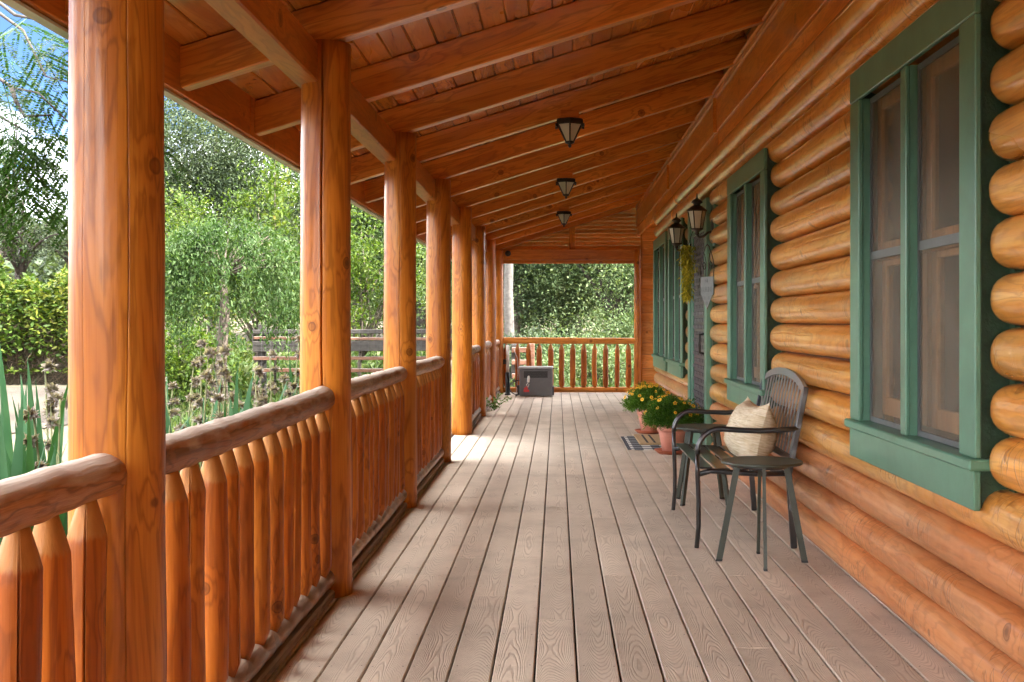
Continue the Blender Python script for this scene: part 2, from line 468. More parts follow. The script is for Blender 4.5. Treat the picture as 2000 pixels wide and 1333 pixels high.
M_BARKP = plain('pale_grey_bark', (0.11, 0.10, 0.092), 0.85, var=0.35, scale=14, bump=0.6)
M_BARKD = plain('dark_bark', (0.045, 0.036, 0.030), 0.9, var=0.4, scale=18, bump=0.8)
M_FENCE = wood('old_fence_wood', (0.10, 0.05, 0.032), (0.19, 0.09, 0.058), (0.30, 0.16, 0.11), 'X', 0.7, 0.0, 0.06, 3.0, 0.4, grey=(0.34, 0.28, 0.25))
M_FENCED = plain('dark_old_timber', (0.045, 0.040, 0.036), 0.8, var=0.4, scale=12, bump=0.4)
M_WIRE = plain('galvanised_wire', (0.05, 0.05, 0.05), 0.7)

def deck_material():
    m, nt, bs, out = mat_new('composite_deck_board')
    p, rnd, raw = local_coords(nt)
    sp = nd(nt, 'ShaderNodeSeparateXYZ', {0: raw})
    w = nd(nt, 'ShaderNodeTexNoise', {'Vector': scaled(nt, p, 9.0, 2.2, 1.0), 'Scale': 1.0, 'Detail': 2.0}).outputs[0]
    a = nd(nt, 'ShaderNodeTexNoise', {'Vector': scaled(nt, p, 0.0, 0.55, 1.0), 'Scale': 1.0, 'Detail': 1.0}).outputs[0]
    xx = math_(nt, 'ADD', sp.outputs[0], math_(nt, 'MULTIPLY_ADD', w, 0.045, -0.0225))
    xx = math_(nt, 'ADD', xx, math_(nt, 'MULTIPLY_ADD', rnd, 0.05, -0.025))
    dz = math_(nt, 'MULTIPLY_ADD', a, 0.62, -0.06)
    xx = math_(nt, 'MULTIPLY', xx, 2.9)
    rr = math_(nt, 'SQRT', math_(nt, 'ADD', math_(nt, 'MULTIPLY', xx, xx), math_(nt, 'MULTIPLY', dz, dz)))
    w2 = nd(nt, 'ShaderNodeTexNoise', {'Vector': scaled(nt, p, 55.0, 8.0, 1.0), 'Scale': 1.0, 'Detail': 2.0}).outputs[0]
    rr = math_(nt, 'MULTIPLY_ADD', w2, 0.006, rr)
    s = math_(nt, 'SINE', math_(nt, 'MULTIPLY', rr, 800.0))
    s = math_(nt, 'MULTIPLY_ADD', s, 0.5, 0.5)
    groove = ramp_(nt, s, [(0.0, 1.0), (0.5, 0.0)])
    big = nd(nt, 'ShaderNodeTexNoise', {'Vector': scaled(nt, p, 3.0, 0.8, 1.0), 'Scale': 1.0, 'Detail': 4.0}).outputs[0]
    fine = nd(nt, 'ShaderNodeTexNoise', {'Vector': p, 'Scale': 130.0, 'Detail': 2.0}).outputs[0]
    base = ramp_(nt, big, [(0.3, (0.53, 0.455, 0.375)), (0.7, (0.68, 0.595, 0.50))])
    v = math_(nt, 'MULTIPLY_ADD', rnd, 0.18, 0.9)
    v = math_(nt, 'MULTIPLY', v, math_(nt, 'MULTIPLY_ADD', fine, 0.24, 0.88))
    wp = nt.nodes.new('ShaderNodeNewGeometry').outputs['Position']
    dirt = nd(nt, 'ShaderNodeTexNoise', {'Vector': wp, 'Scale': 2.6, 'Detail': 8.0, 'Roughness': 0.7}).outputs[0]
    v = math_(nt, 'MULTIPLY', v, ramp_(nt, dirt, [(0.34, 0.80), (0.52, 1.0), (0.75, 1.05)]))
    base = mix_(nt, 1.0, base, nd(nt, 'ShaderNodeCombineXYZ', {0: v, 1: v, 2: v}).outputs[0], 'MULTIPLY')
    col = mix_(nt, math_(nt, 'MULTIPLY', groove, 0.33), base, (0.22, 0.165, 0.12))
    nt.links.new(col, bs.inputs['Base Color'])
    bs.inputs['Roughness'].default_value = 0.6
    bs.inputs['Specular IOR Level'].default_value = 0.18
    hg = math_(nt, 'SUBTRACT', math_(nt, 'MULTIPLY', fine, 0.25), groove)
    b = nd(nt, 'ShaderNodeBump', {'Height': hg, 'Strength': 0.55, 'Distance': 0.0018})
    nt.links.new(b.outputs[0], bs.inputs['Normal'])
    return m
M_DECK = deck_material()

def screen_material():
    m, nt, bs, out = mat_new('insect_screen')
    bs.inputs['Roughness'].default_value = 0.55
    p, rnd, raw = local_coords(nt)
    n = nd(nt, 'ShaderNodeTexNoise', {'Vector': p, 'Scale': 3.0, 'Detail': 5.0}).outputs[0]
    nt.links.new(ramp_(nt, n, [(0.3, (0.13, 0.098, 0.06)), (0.7, (0.20, 0.16, 0.11))]), bs.inputs['Base Color'])
    tr = nt.nodes.new('ShaderNodeBsdfTransparent')
    ms = nt.nodes.new('ShaderNodeMixShader')
    f = math_(nt, 'MULTIPLY_ADD', n, 0.25, 0.20)
    nt.links.new(f, ms.inputs[0])
    nt.links.new(tr.outputs[0], ms.inputs[1]); nt.links.new(bs.outputs[0], ms.inputs[2])
    nt.links.new(ms.outputs[0], out.inputs['Surface'])
    return m
M_SCREEN = screen_material()

def glass_material(name, col, rough=0.05, mixf=0.5):
    m, nt, bs, out = mat_new(name)
    bs.inputs['Base Color'].default_value = (*col, 1)
    bs.inputs['Roughness'].default_value = rough
    bs.inputs['Specular IOR Level'].default_value = 0.8
    tr = nt.nodes.new('ShaderNodeBsdfTranslucent'); tr.inputs[0].default_value = (*col, 1)
    tp = nt.nodes.new('ShaderNodeBsdfTransparent')
    m1 = nt.nodes.new('ShaderNodeMixShader'); m1.inputs[0].default_value = 0.4
    nt.links.new(bs.outputs[0], m1.inputs[1]); nt.links.new(tr.outputs[0], m1.inputs[2])
    m2 = nt.nodes.new('ShaderNodeMixShader'); m2.inputs[0].default_value = mixf
    nt.links.new(m1.outputs[0], m2.inputs[1]); nt.links.new(tp.outputs[0], m2.inputs[2])
    nt.links.new(m2.outputs[0], out.inputs['Surface'])
    return m
M_FROST = glass_material('seeded_lamp_glass', (0.70, 0.66, 0.52), 0.12, 0.15)
M_CLEAR = glass_material('bevelled_lamp_glass', (0.75, 0.75, 0.68), 0.08, 0.3)

def pane_material():
    m, nt, bs, out = mat_new('window_glass')
    bs.inputs['Base Color'].default_value = (0.02, 0.02, 0.02, 1)
    bs.inputs['Roughness'].default_value = 0.05
    bs.inputs['Alpha'].default_value = 0.25
    return m
M_PANE = pane_material()

def woven_material():
    m, nt, bs, out = mat_new('woven_straw')
    p, rnd, raw = local_coords(nt)
    n = nd(nt, 'ShaderNodeTexNoise', {'Vector': scaled(nt, p, 14, 14, 150), 'Scale': 1.0, 'Detail': 3.0}).outputs[0]
    n2 = nd(nt, 'ShaderNodeTexNoise', {'Vector': scaled(nt, p, 90, 90, 25), 'Scale': 1.0, 'Detail': 2.0}).outputs[0]
    c = ramp_(nt, n, [(0.25, (0.48, 0.37, 0.20)), (0.5, (0.72, 0.62, 0.43)), (0.75, (0.84, 0.78, 0.64))])
    c = mix_(nt, math_(nt, 'MULTIPLY', n2, 0.25), c, (0.35, 0.24, 0.10))
    nt.links.new(c, bs.inputs['Base Color'])
    bs.inputs['Roughness'].default_value = 0.75
    b = nd(nt, 'ShaderNodeBump', {'Height': math_(nt, 'ADD', n, n2), 'Strength': 0.8, 'Distance': 0.004})
    nt.links.new(b.outputs[0], bs.inputs['Normal'])
    return m
M_STRAW = woven_material()

# ================================================================== THE SETTING
rng = random.Random(7)
GZ = -0.28

def ground_material():
    m, nt, bs, out = mat_new('garden_earth')
    geo = nt.nodes.new('ShaderNodeNewGeometry')
    P = geo.outputs['Position']
    a = nd(nt, 'ShaderNodeTexNoise', {'Vector': P, 'Scale': 0.35, 'Detail': 6.0}).outputs[0]
    b = nd(nt, 'ShaderNodeTexNoise', {'Vector': P, 'Scale': 9.0, 'Detail': 6.0}).outputs[0]
    c = ramp_(nt, math_(nt, 'MULTIPLY_ADD', b, 0.4, math_(nt, 'MULTIPLY', a, 0.7)), [(0.35, (0.035, 0.038, 0.016)), (0.5, (0.06, 0.05, 0.028)), (0.7, (0.095, 0.075, 0.047))])
    nt.links.new(c, bs.inputs['Base Color']); bs.inputs['Roughness'].default_value = 0.95
    bp = nd(nt, 'ShaderNodeBump', {'Height': b, 'Strength': 0.7, 'Distance': 0.05}); nt.links.new(bp.outputs[0], bs.inputs['Normal'])
    return m
def sand_material():
    m, nt, bs, out = mat_new('decomposed_granite')
    geo = nt.nodes.new('ShaderNodeNewGeometry')
    P = geo.outputs['Position']
    a = nd(nt, 'ShaderNodeTexNoise', {'Vector': P, 'Scale': 0.8, 'Detail': 8.0}).outputs[0]
    b = nd(nt, 'ShaderNodeTexNoise', {'Vector': P, 'Scale': 14.0, 'Detail': 6.0}).outputs[0]
    c = ramp_(nt, math_(nt, 'MULTIPLY_ADD', b, 0.5, math_(nt, 'MULTIPLY', a, 0.5)), [(0.3, (0.024, 0.017, 0.011)), (0.5, (0.043, 0.031, 0.020)), (0.7, (0.062, 0.047, 0.031))])
    nt.links.new(c, bs.inputs['Base Color']); bs.inputs['Roughness'].default_value = 0.95
    bp = nd(nt, 'ShaderNodeBump', {'Height': b, 'Strength': 0.8, 'Distance': 0.04}); nt.links.new(bp.outputs[0], bs.inputs['Normal'])
    return m

# ground sheet to the horizon, gently rising towards wooded hills
gx = np.concatenate([np.linspace(-700, -60, 9), np.linspace(-50, 50, 51), np.linspace(60, 700, 9)])
gy = np.concatenate([np.linspace(-120, -12, 5), np.linspace(-8, 80, 60), np.linspace(95, 900, 10)])
def ground_h(x, y):
    d = max(0.0, math.hypot(x, y) - 34)
    h = GZ + 0.10 * math.sin(x * 0.31 + 1) * math.sin(y * 0.23) * min(1, max(0, (abs(x + 0.5) - 3) / 4 + max(0, y - 22) / 5))
    return h + 0.045 * d
V = [(x, y, ground_h(x, y)) for y in gy for x in gx]
nx = len(gx)
F = [(j * nx + i, j * nx + i + 1, (j + 1) * nx + i + 1, (j + 1) * nx + i) for j in range(len(gy) - 1) for i in range(nx - 1)]
tag(obj('ground', new_mesh('ground', V, F, ground_material(), True)), kind='structure')
# sandy path: an uneven sheet lying a little above the earth
pts = []
rp = random.Random(3)
for k in range(60):
    a = 2 * PI * k / 60
    r = 1 + 0.07 * math.sin(3 * a + 1) + 0.04 * math.sin(7 * a) + rp.uniform(-0.02, 0.02)
    pts.append((-12.8 + 6.0 * r * math.cos(a), 17.5 + 9.6 * r * math.sin(a)))
V = []; F = []
for s in np.linspace(0.0, 1.0, 12):
    for (x, y) in pts:
        X = -12.8 + (x + 12.8) * s; Y = 17.5 + (y - 17.5) * s
        V.append((X, Y, ground_h(X, Y) + 0.03 * (1 - s) + 0.012))
for j in range(11):
    for i in range(60):
        F.append((j * 60 + i, j * 60 + (i + 1) % 60, (j + 1) * 60 + (i + 1) % 60, (j + 1) * 60 + i))
tag(obj('path', new_mesh('path', V, F, sand_material(), True)), kind='structure')

# ------------------------------------------------------------------ porch floor
floor = thing('porch_floor', kind='structure')
PITCH = 0.1438; X0 = -0.7946; BW = 0.1368
YA, YB = -7.0, 19.86
deck_cache = {}
def deck_mesh(L):
    key = round(L, 2)
    if key not in deck_cache:
        V, F = cbox(-BW / 2, BW / 2, 0, L - 0.003, -0.025, 0, 0.0035)
        deck_cache[key] = new_mesh('deck_board', V, F, M_DECK)
    return deck_cache[key]
fixed = {8: [6.62], 9: [4.31], 10: [5.53], 3: [], 12: [], 6: [6.55]}
rd = random.Random(21)
for k in range(-2, 16):
    x = X0 + PITCH * (k + 0.5)
    js = [3.05 + 3.66 * i + rd.choice([0, 0.41, 0.82, 1.22, 1.63, 2.03, 2.44, 2.85]) for i in range(-3, 5)]
    ys = [YA] + [j for j in js if YA + 0.4 < j < YB - 0.4] + [YB]
    for a, b in zip(ys[:-1], ys[1:]):
        obj('deck_board', deck_mesh(b - a), floor, (x, a, rd.uniform(-0.001, 0.0008)))
jm = MB(); jm.box(-1.12, 1.5, YA, YB, -0.30, -0.034); jm.build('deck_frame', plain('dark_deck_frame', (0.03, 0.02, 0.014), 0.9), floor)
sc = MB()
for k in range(-1, 15):
    x = X0 + PITCH * (k + 0.5)
    for j in range(46):
        y = 1.2 + j * 0.406
        for sx in (-0.052, 0.052):
            cx = x + sx + rd.uniform(-0.004, 0.004); cy = y + rd.uniform(-0.01, 0.01)
            sc.add([(cx + 0.0035 * math.cos(a), cy + 0.0035 * math.sin(a), 0.0012) for a in np.linspace(0, 2 * PI, 7)[:-1]], [tuple(range(6))])
sc.build('screw_heads', plain('brown_screw', (0.06, 0.04, 0.03), 0.6), floor, kind='stuff')
# front board of the deck edge and the weathered sill log under the railing
eb = MB(); eb.box(-1.145, -1.121, YA, YB, -0.28, -0.002, 0.004); eb.build('edge_board', M_SILL, floor)

# ------------------------------------------------------------------ porch posts
PY = [2.69 + 2.43 * i for i in range(8)]
PXC = -1.003
post_lab = ['nearest thick orange log post, at the left of the picture, with round dark knots',
            'second log post from the camera, split by a long wide dark crack',
            'third log post from the camera, with a thin crack down its lit side',
            'fourth log post from the camera, last before the gap in the railing',
            'fifth log post from the camera, its foot bare on the deck past the railing gap',
            'sixth log post from the camera, just past the railing gap',
            'seventh log post from the camera, with a small green weed at its foot',
            'eighth and farthest log post, at the corner of the end railing']
# crack: (angle, from, to, half width in radians, depth); angle -90deg faces the camera
cr = {0: [(-1.02, 0.0, 2.4, 0.007, 0.008), (-1.95, 0.5, 1.9, 0.004, 0.003)], 1: [(-1.52, 0.72, 2.4, 0.035, 0.05)], 2: [(-1.45, 0.6, 2.4, 0.016, 0.022)],
      3: [(-1.3, 0.2, 2.4, 0.009, 0.012)], 4: [(-1.75, 0.3, 2.0, 0.008, 0.01)], 5: [(-1.2, 0.2, 2.3, 0.01, 0.012)], 6: [(-1.3, 0, 2.4, 0.012, 0.02)], 7: []}
rad = [0.104, 0.109, 0.104, 0.105, 0.106, 0.105, 0.105, 0.107]
for i, y in enumerate(PY):
    me = log_mesh('porch_post', 2.385, rad[i] * 1.02, rad[i] * 0.97, 40 + i, M_POST, 'Z', 48, 0.08, 0.016, cr[i], bow=0.008)
    o = obj('porch_post', me, None, (PXC, y, 0.001))
    tag(o, post_lab[i], 'post', 'log posts holding up the porch roof')

# ------------------------------------------------------------------ railings
BAL_N = 13
bal_h0, bal_h1 = 0.092, 0.817
def bal_prof(t):
    e = 0.1255
    e0 = 0.085
    if t < e0: return 0.42 + 0.58 * (t / e0) ** 0.9
    if t > 1 - e: return 0.34 + 0.66 * ((1 - t) / e)
    return 1.0
def baluster_mesh(seed):
    r = random.Random(seed)
    L = bal_h1 - bal_h0
    ck = [(r.uniform(-0.9, 0.4), 0.06, 0.66, 0.035, 0.02)] if r.random() < 0.6 else []
    rb = r.uniform(0.037, 0.044)
    return log_mesh('baluster', L, rb * 1.03, rb * 0.98, seed, M_BAL, 'Z', 15, 0.0305, 0.07, ck, bow=0.014, facet=0.045, prof=bal_prof, smooth=True)
bal_meshes = [baluster_mesh(200 + i) for i in range(9)]
def rail_mesh(L, seed, axis, mat, r=0.049, rough=0.11):
    rr = random.Random(seed)
    nz = smooth_noise(rr, 9, 1.5, 9.0)
    return log_mesh('handrail', L, r, r * rr.uniform(0.92, 1.06), seed, mat, axis, 26, 0.03, 0.06, (), bow=0.016, facet=0.022 if rough > 0.05 else 0.0, fn=lambda t, th: 1 + rough * nz(t, th))
def brail_mesh(L, n, seed, axis, mat, y0):
    sp = (L - 2 * y0) / n
    def fn(t, th):
        ph = (t - y0) / sp
        bump = abs(math.sin(PI * ph)) ** 1.1          # sockets where the balusters go in
        top = max(0.0, math.sin(th))
        return 1 - 0.34 * (1 - bump) * top ** 0.5 + 0.08 * bump * abs(math.cos(th)) + 0.0
    return log_mesh('bottom_rail', L, 0.047, 0.045, seed, mat, axis, 16, 0.0135, 0.05, (), fn=fn)
rail_lab = ['railing bay at the lower left corner, ending at the nearest log post',
            'railing bay between the nearest post and the cracked second post',
            'railing bay between the cracked second post and the third post',
            'railing bay between the third and fourth posts, before the gap',
            None,
            'railing bay between the fifth and sixth posts, past the gap',
            'railing bay between the sixth and seventh posts',
            'railing bay between the seventh post and the far corner post']
rr = random.Random(5)
for i in range(8):
    if rail_lab[i] is None: continue
    y0 = PY[i] - 2.43; L = 2.43
    t = thing('porch_railing', rail_lab[i], 'railing', (PXC + 0.005, y0, 0), 0, 'log railings along the porch')
    obj('handrail', rail_mesh(L, 300 + i, 'Y', M_RAIL), t, (0, 0, 0.852))
    obj('bottom_rail', brail_mesh(L, BAL_N - 1, 320 + i, 'Y', M_BRAIL, 0.085 + 0.09), t, (0, 0, 0.085))
    sl = MB(); sl.box(-0.06, 0.052, 0.10, L - 0.10, 0.002, 0.042, 0.008); sl.build('sill_board', M_SILL, t)
    for b in range(BAL_N):
        y = 0.175 + (L - 0.35) * b / (BAL_N - 1) + rr.uniform(-0.008, 0.008)
        obj('baluster', rr.choice(bal_meshes), t, (rr.uniform(-0.006, 0.006), y, bal_h0), (0, 0, rr.choice([0, 0, 0.3, -0.3, 0.7, -0.6, 2.5, 3.6])))
YE = 19.72
t = thing('porch_railing', 'railing across the far end of the porch, behind the grey box', 'railing', (-0.92, YE, 0), 0, 'log railings along the porch')
obj('handrail', rail_mesh(2.27, 340, 'X', M_ENDX, 0.053, 0.025), t, (0, 0, 0.868))
obj('bottom_rail', log_mesh('bottom_rail', 2.27, 0.048, 0.046, 341, M_ENDX, 'X', 16, 0.08, 0.02), t, (0, 0, 0.052))
for b in range(12):
    o = obj('baluster', bal_meshes[b % 9], t, (0.07 + 0.1855 * b, 0, 0.075), (0, 0, rr.uniform(-0.5, 0.5)))
    o.scale = (1.08, 1.08, 1.03)

# ------------------------------------------------------------------ porch roof
SL = 0.31; AL = math.atan(SL)
def zr(x): return 2.69 + SL * x          # underside of the rafters
def zc(x): return zr(x) + 0.183          # underside of the ceiling boards
roof = thing('porch_roof', 'sloping red brown timber porch roof with exposed rafters and beam', 'roof', (0, 0, 0))
XW = 1.45; XF = -1.62
Lr = (XW - XF) / math.cos(AL)
raft_meshes = []
for i in range(3):
    V, F = cbox(0, Lr, -0.045, 0.045, 0, 0.174, 0.006)
    raft_meshes.append(new_mesh('rafter', V, F, M_RAFT))
ry = [2.69 + 1.215 * i for i in range(-8, 15)]
for i, y in enumerate(ry):
    obj('rafter', raft_meshes[i % 3], roof, (XF, y + (0.02 if i % 2 else -0.01), zr(XF)), (0, -AL, 0))
# long carrying beam, in three lengths
for a, b in ((-7.2, 7.55), (7.553, 14.84), (14.843, 19.9)):
    m = MB(); m.box(-0.055, 0.055, 0, b - a, 0, 0.17, 0.007); m.build('beam', M_BEAM, roof, (-1.075, a, 2.205))
# ceiling boards
cb_cache = {}
def ceil_mesh(L):
    k = round(L, 2)
    if k not in cb_cache:
        V, F = cbox(0, 0.1265, 0, L - 0.0015, 0, 0.018, 0.006)
        cb_cache[k] = new_mesh('ceiling_board', V, F, M_CEIL)
    return cb_cache[k]
ncb = int(Lr / 0.1285) + 1
rc_ = random.Random(11)
for i in range(ncb):
    d = i * 0.1285
    x = XF + d * math.cos(AL)
    js = sorted(rc_.sample([2.69 + 1.215 * q for q in range(1, 14)], 3))
    ys = [-7.2] + [j for j in js] + [20.25]
    for a, b in zip(ys[:-1], ys[1:]):
        obj('ceiling_board', ceil_mesh(b - a), roof, (x, a, zc(x) + rc_.uniform(0, 0.0015)), (0, -AL, 0))
m = MB(); m.box(-0.06, Lr + 0.05, -7.3, 20.3, 0.03, 0.09); m.build('roof_deck', M_ROOF, roof, (XF, 0, zc(XF)), (0, -AL, 0))
# fascia with pale drip edge
for a, b in ((-7.2, 6.22), (6.223, 12.4), (12.403, 20.25)):
    m = MB(); m.box(-0.04, 0, 0, b - a, 0, 0.245, 0.004); m.build('fascia', M_BEAM, roof, (XF - 0.001, a, 2.165))
m = MB(); m.box(-0.062, -0.044, -7.25, 20.27, 2.150, 2.42); m.box(-0.0435, -0.02, -7.25, 20.27, 2.150, 2.161); m.build('drip_edge', M_DRIP, roof, (XF, 0, 0))
# outriggers above the beam tail: crown strips where rafters meet the wall
m = MB(); m.box(1.325, 1.36, -7.0, 19.8, 3.055, 3.098, 0.006); m.build('moulding', M_TRIM, roof)
m = MB(); m.box(1.305, 1.33, -7.0, 19.8, 3.1, 3.118, 0.004); m.build('moulding', M_TRIM, roof)
for i in range(len(ry) - 1):
    m = MB(); m.box(-0.012, 0.012, ry[i] + 0.068, ry[i + 1] - 0.045, -0.105, 0.19, 0.003)
    m.build('blocking', M_RAFT, roof, (1.415, 0, 3.125 + 0.1))
# gable end filling: narrow horizontal boards under the last rafter, king post, end beam
zb = 2.405
k = 0
while True:
    z0 = zb + 0.005 + k * 0.068
    z1 = z0 + 0.065
    xa = max(-1.05, (z0 - 2.873) / SL + 0.02); xb = 1.75
    if z0 > zc(1.7): break
    V = [(xa, 0, z0), (xb, 0, z0), (xb, 0, z1), (max(xa, (z1 - 2.873) / SL + 0.02), 0, z1)]
    V2 = V + [(v[0], 0.02, v[2]) for v in V]
    V2[2] = (V2[2][0], 0.007, V2[2][2]); V2[3] = (V2[3][0], 0.007, V2[3][2])
    F = [(0, 1, 2, 3), (7, 6, 5, 4), (0, 4, 5, 1), (3, 2, 6, 7), (0, 3, 7, 4), (1, 5, 6, 2)]
    obj('gable_board', new_mesh('gable_board', V2, F, M_SIDE), roof, (0, 19.83, 0))
    k += 1
m = MB(); m.box(0.205, 0.305, 19.79, 19.828, 2.406, zr(0.25) + 0.02, 0.004); m.build('king_post', M_POST, roof)
m = MB(); m.box(-1.0, 1.36, 19.70, 19.80, 2.225, 2.405, 0.006); m.build('end_beam', M_BEAMX, roof)
m = MB(); m.box(-0.95, 1.33, 19.715, 19.79, 2.165, 2.222, 0.004); m.build('end_beam_trim', M_BEAMX, roof)
m = MB(); m.lathe([(0.0, -0.05), (0.045, -0.05), (0.05, 0.0), (0.045, 0.02), (0.0, 0.02)], 12); m.build('spotlight', M_IRON, roof, (-0.82, 19.66, 2.33), (R(90), 0, 0))
# slim end post beside the house
o = obj('end_post', log_mesh('end_post', 2.40, 0.058, 0.054, 66, M_POST, 'Z', 20, 0.1, 0.012), None, (1.345, 19.72, 0.001))
tag(o, 'slim pale orange post at the right end of the far railing', 'post')

# ------------------------------------------------------------------ log house
house = thing('log_house', 'golden orange log house wall with green framed windows and a door', 'building', (1.4, 8, 0))
hx = Matrix.Translation((-1.4, -8, 0))
def hobj(name, me, loc=(0, 0, 0), parent=None, rot=None, kind=None):
    if parent is None: return obj(name, me, house, (loc[0] - 1.4, loc[1] - 8, loc[2]), rot, kind)
    return obj(name, me, parent, loc, rot, kind)
S = 0.1667; LR = 0.0905; LX = 1.405
WINS = [(3.61, 5.15), (7.29, 8.87), (12.14, 13.66), (13.95, 15.70)]
DOOR = (10.19, 11.64)
YS, YEND = -7.0, 16.12
rl = random.Random(99)
def log_section(t, th):      # hewn a little flat where the courses bear on each other
    return (abs(math.cos(th)) ** 2.35 + (abs(math.sin(th)) * LR / 0.0815) ** 2.35) ** (-1 / 2.35)
M_CHINK = plain('brown_chinking', (0.07, 0.025, 0.01), 0.9)
def wall_log(z, a, b, ra, rb, near):
    L = b - a
    ck = []
    if rl.random() < 0.85 and L > 0.5:
        c0 = rl.uniform(0.05, 0.5) * L if L < 6 else min(L - 2.5, rl.uniform(9.5, 15.0))
        ck = [(rl.uniform(-0.5, 0.75), c0, min(L - 0.1, c0 + rl.uniform(0.4, 1.5)), 0.045, 0.03)]
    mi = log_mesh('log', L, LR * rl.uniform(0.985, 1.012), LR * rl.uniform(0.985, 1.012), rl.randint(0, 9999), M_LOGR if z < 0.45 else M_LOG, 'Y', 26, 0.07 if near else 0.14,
                  0.014, ck, (0.062 if ra else 0, 0.062 if rb else 0), bow=0.005, fn=log_section)
    hobj('log', mi, (LX + rl.uniform(-0.004, 0.004), a, z))
for k in range(16):
    z = 0.0835 + S * k
    if k == 0: z += 0.006
    cuts = []
    if 4 <= k <= 12: cuts += WINS
    if k <= 13: cuts.append(DOOR)
    cuts.sort()
    segs = []; y = YS; ra = False
    for (a, b) in cuts:
        segs.append((y, a + 0.02, ra, True)); y = b - 0.02; ra = True
    segs.append((y, YEND, ra, True))
    for (a, b, ra, rb) in segs:
        if b - a > 6:
            c = rl.uniform(max(9.3, a + 1), b - 1) if b > 11 else rl.uniform(a + 2, 0.0)
            wall_log(z, a, c - 0.0015, ra, False, a < 8); wall_log(z, c + 0.0015, b, False, rb, c < 8)
        else: wall_log(z, a, b, ra, rb, a < 8)
# dark chinking wall behind the logs, between the openings
for (a, b, z0, z1) in [(YS, YEND - 0.05, 0.02, 0.62), (YS, YEND - 0.05, 2.25, 2.66)] + [(a, b, 0.62, 2.25) for a, b in ((YS, 3.61), (5.15, 7.29), (8.87, 10.19), (11.64, 12.14), (13.66, 13.95), (15.70, YEND - 0.05))]:
    if z0 < 0.1:
        for (c, d) in ((a, 10.19), (11.64, b)):
            m = MB(); m.box(1.405, 1.5, c, d, z0, z1); m.build('chinking', M_CHINK, house, (-1.4, -8, 0))
    else:
        m = MB(); m.box(1.405, 1.5, a, b, z0, z1); m.build('chinking', M_CHINK, house, (-1.4, -8, 0))
# wide smooth boards over the logs
for a, b in ((-7.0, 9.88), (9.90, 14.07), (14.09, 19.8)):
    m = MB(); m.box(-0.012, 0.03, 0, b - a, 0, 0.27, 0.004); m.build('frieze_board', M_TRIM, house, (1.35 - 1.4, a - 8, 2.784))
    m = MB(); m.box(-0.012, 0.03, 0, b - a, 0, 0.145, 0.004); m.build('lower_frieze_board', M_TRIM, house, (1.366 - 1.4, a - 8, 2.636))
for y in (9.875, 14.065):
    m = MB(); m.box(-0.03, 0.002, 0, 0.035, 0, 0.29, 0.003); m.build('joint_batten', M_TRIM, house, (1.338 - 1.4, y - 8, 2.772))
# body of the house behind the logs, and its main roof
m = MB()
m.box(1.56, 9.0, -7.0, 16.05, GZ - 0.3, 3.35)
m.build('house_body', M_PLAST, house, (-1.4, -8, 0))
V = [(1.40, -7.3, 3.42), (5.3, -7.3, 4.55), (9.6, -7.3, 3.2), (1.40, 20.3, 3.42), (5.3, 20.3, 4.55), (9.6, 20.3, 3.2)]
V += [(x, y, z - 0.12) for x, y, z in V]
F = [(0, 1, 4, 3), (1, 2, 5, 4), (9, 10, 7, 6), (10, 11, 8, 7), (0, 3, 9, 6), (2, 8, 11, 5), (0, 6, 7, 1), (1, 7, 8, 2), (3, 4, 10, 9), (4, 5, 11, 10)]
obj('main_roof', new_mesh('main_roof', V, F, M_ROOF), house, (-1.4, -8, 0))
# flat board siding of the end wall past the logs
ew = MB(); ew.box(1.43, 4.2, 19.86, 19.95, GZ, 3.3); ew.build('end_wall_backing', M_PLAST, house, (-1.4, -8, 0))
k = 0; z = 0.01
rs = random.Random(8)
while z < 3.05:
    h = rs.choice([0.15, 0.2, 0.2, 0.23])
    m = MB(); m.box(1.435, 3.6, 19.83 if z < 2.4 else 19.805, 19.858, z, min(3.1, z + h) - 0.006, 0.005); m.build('siding_board', M_SIDE, house, (-1.4, -8, 0))
    z += h
m = MB(); m.box(1.408, 1.432, 19.79, 19.86, 0.005, 3.02, 0.003); m.build('corner_trim', M_POST, house, (-1.4, -8, 0))

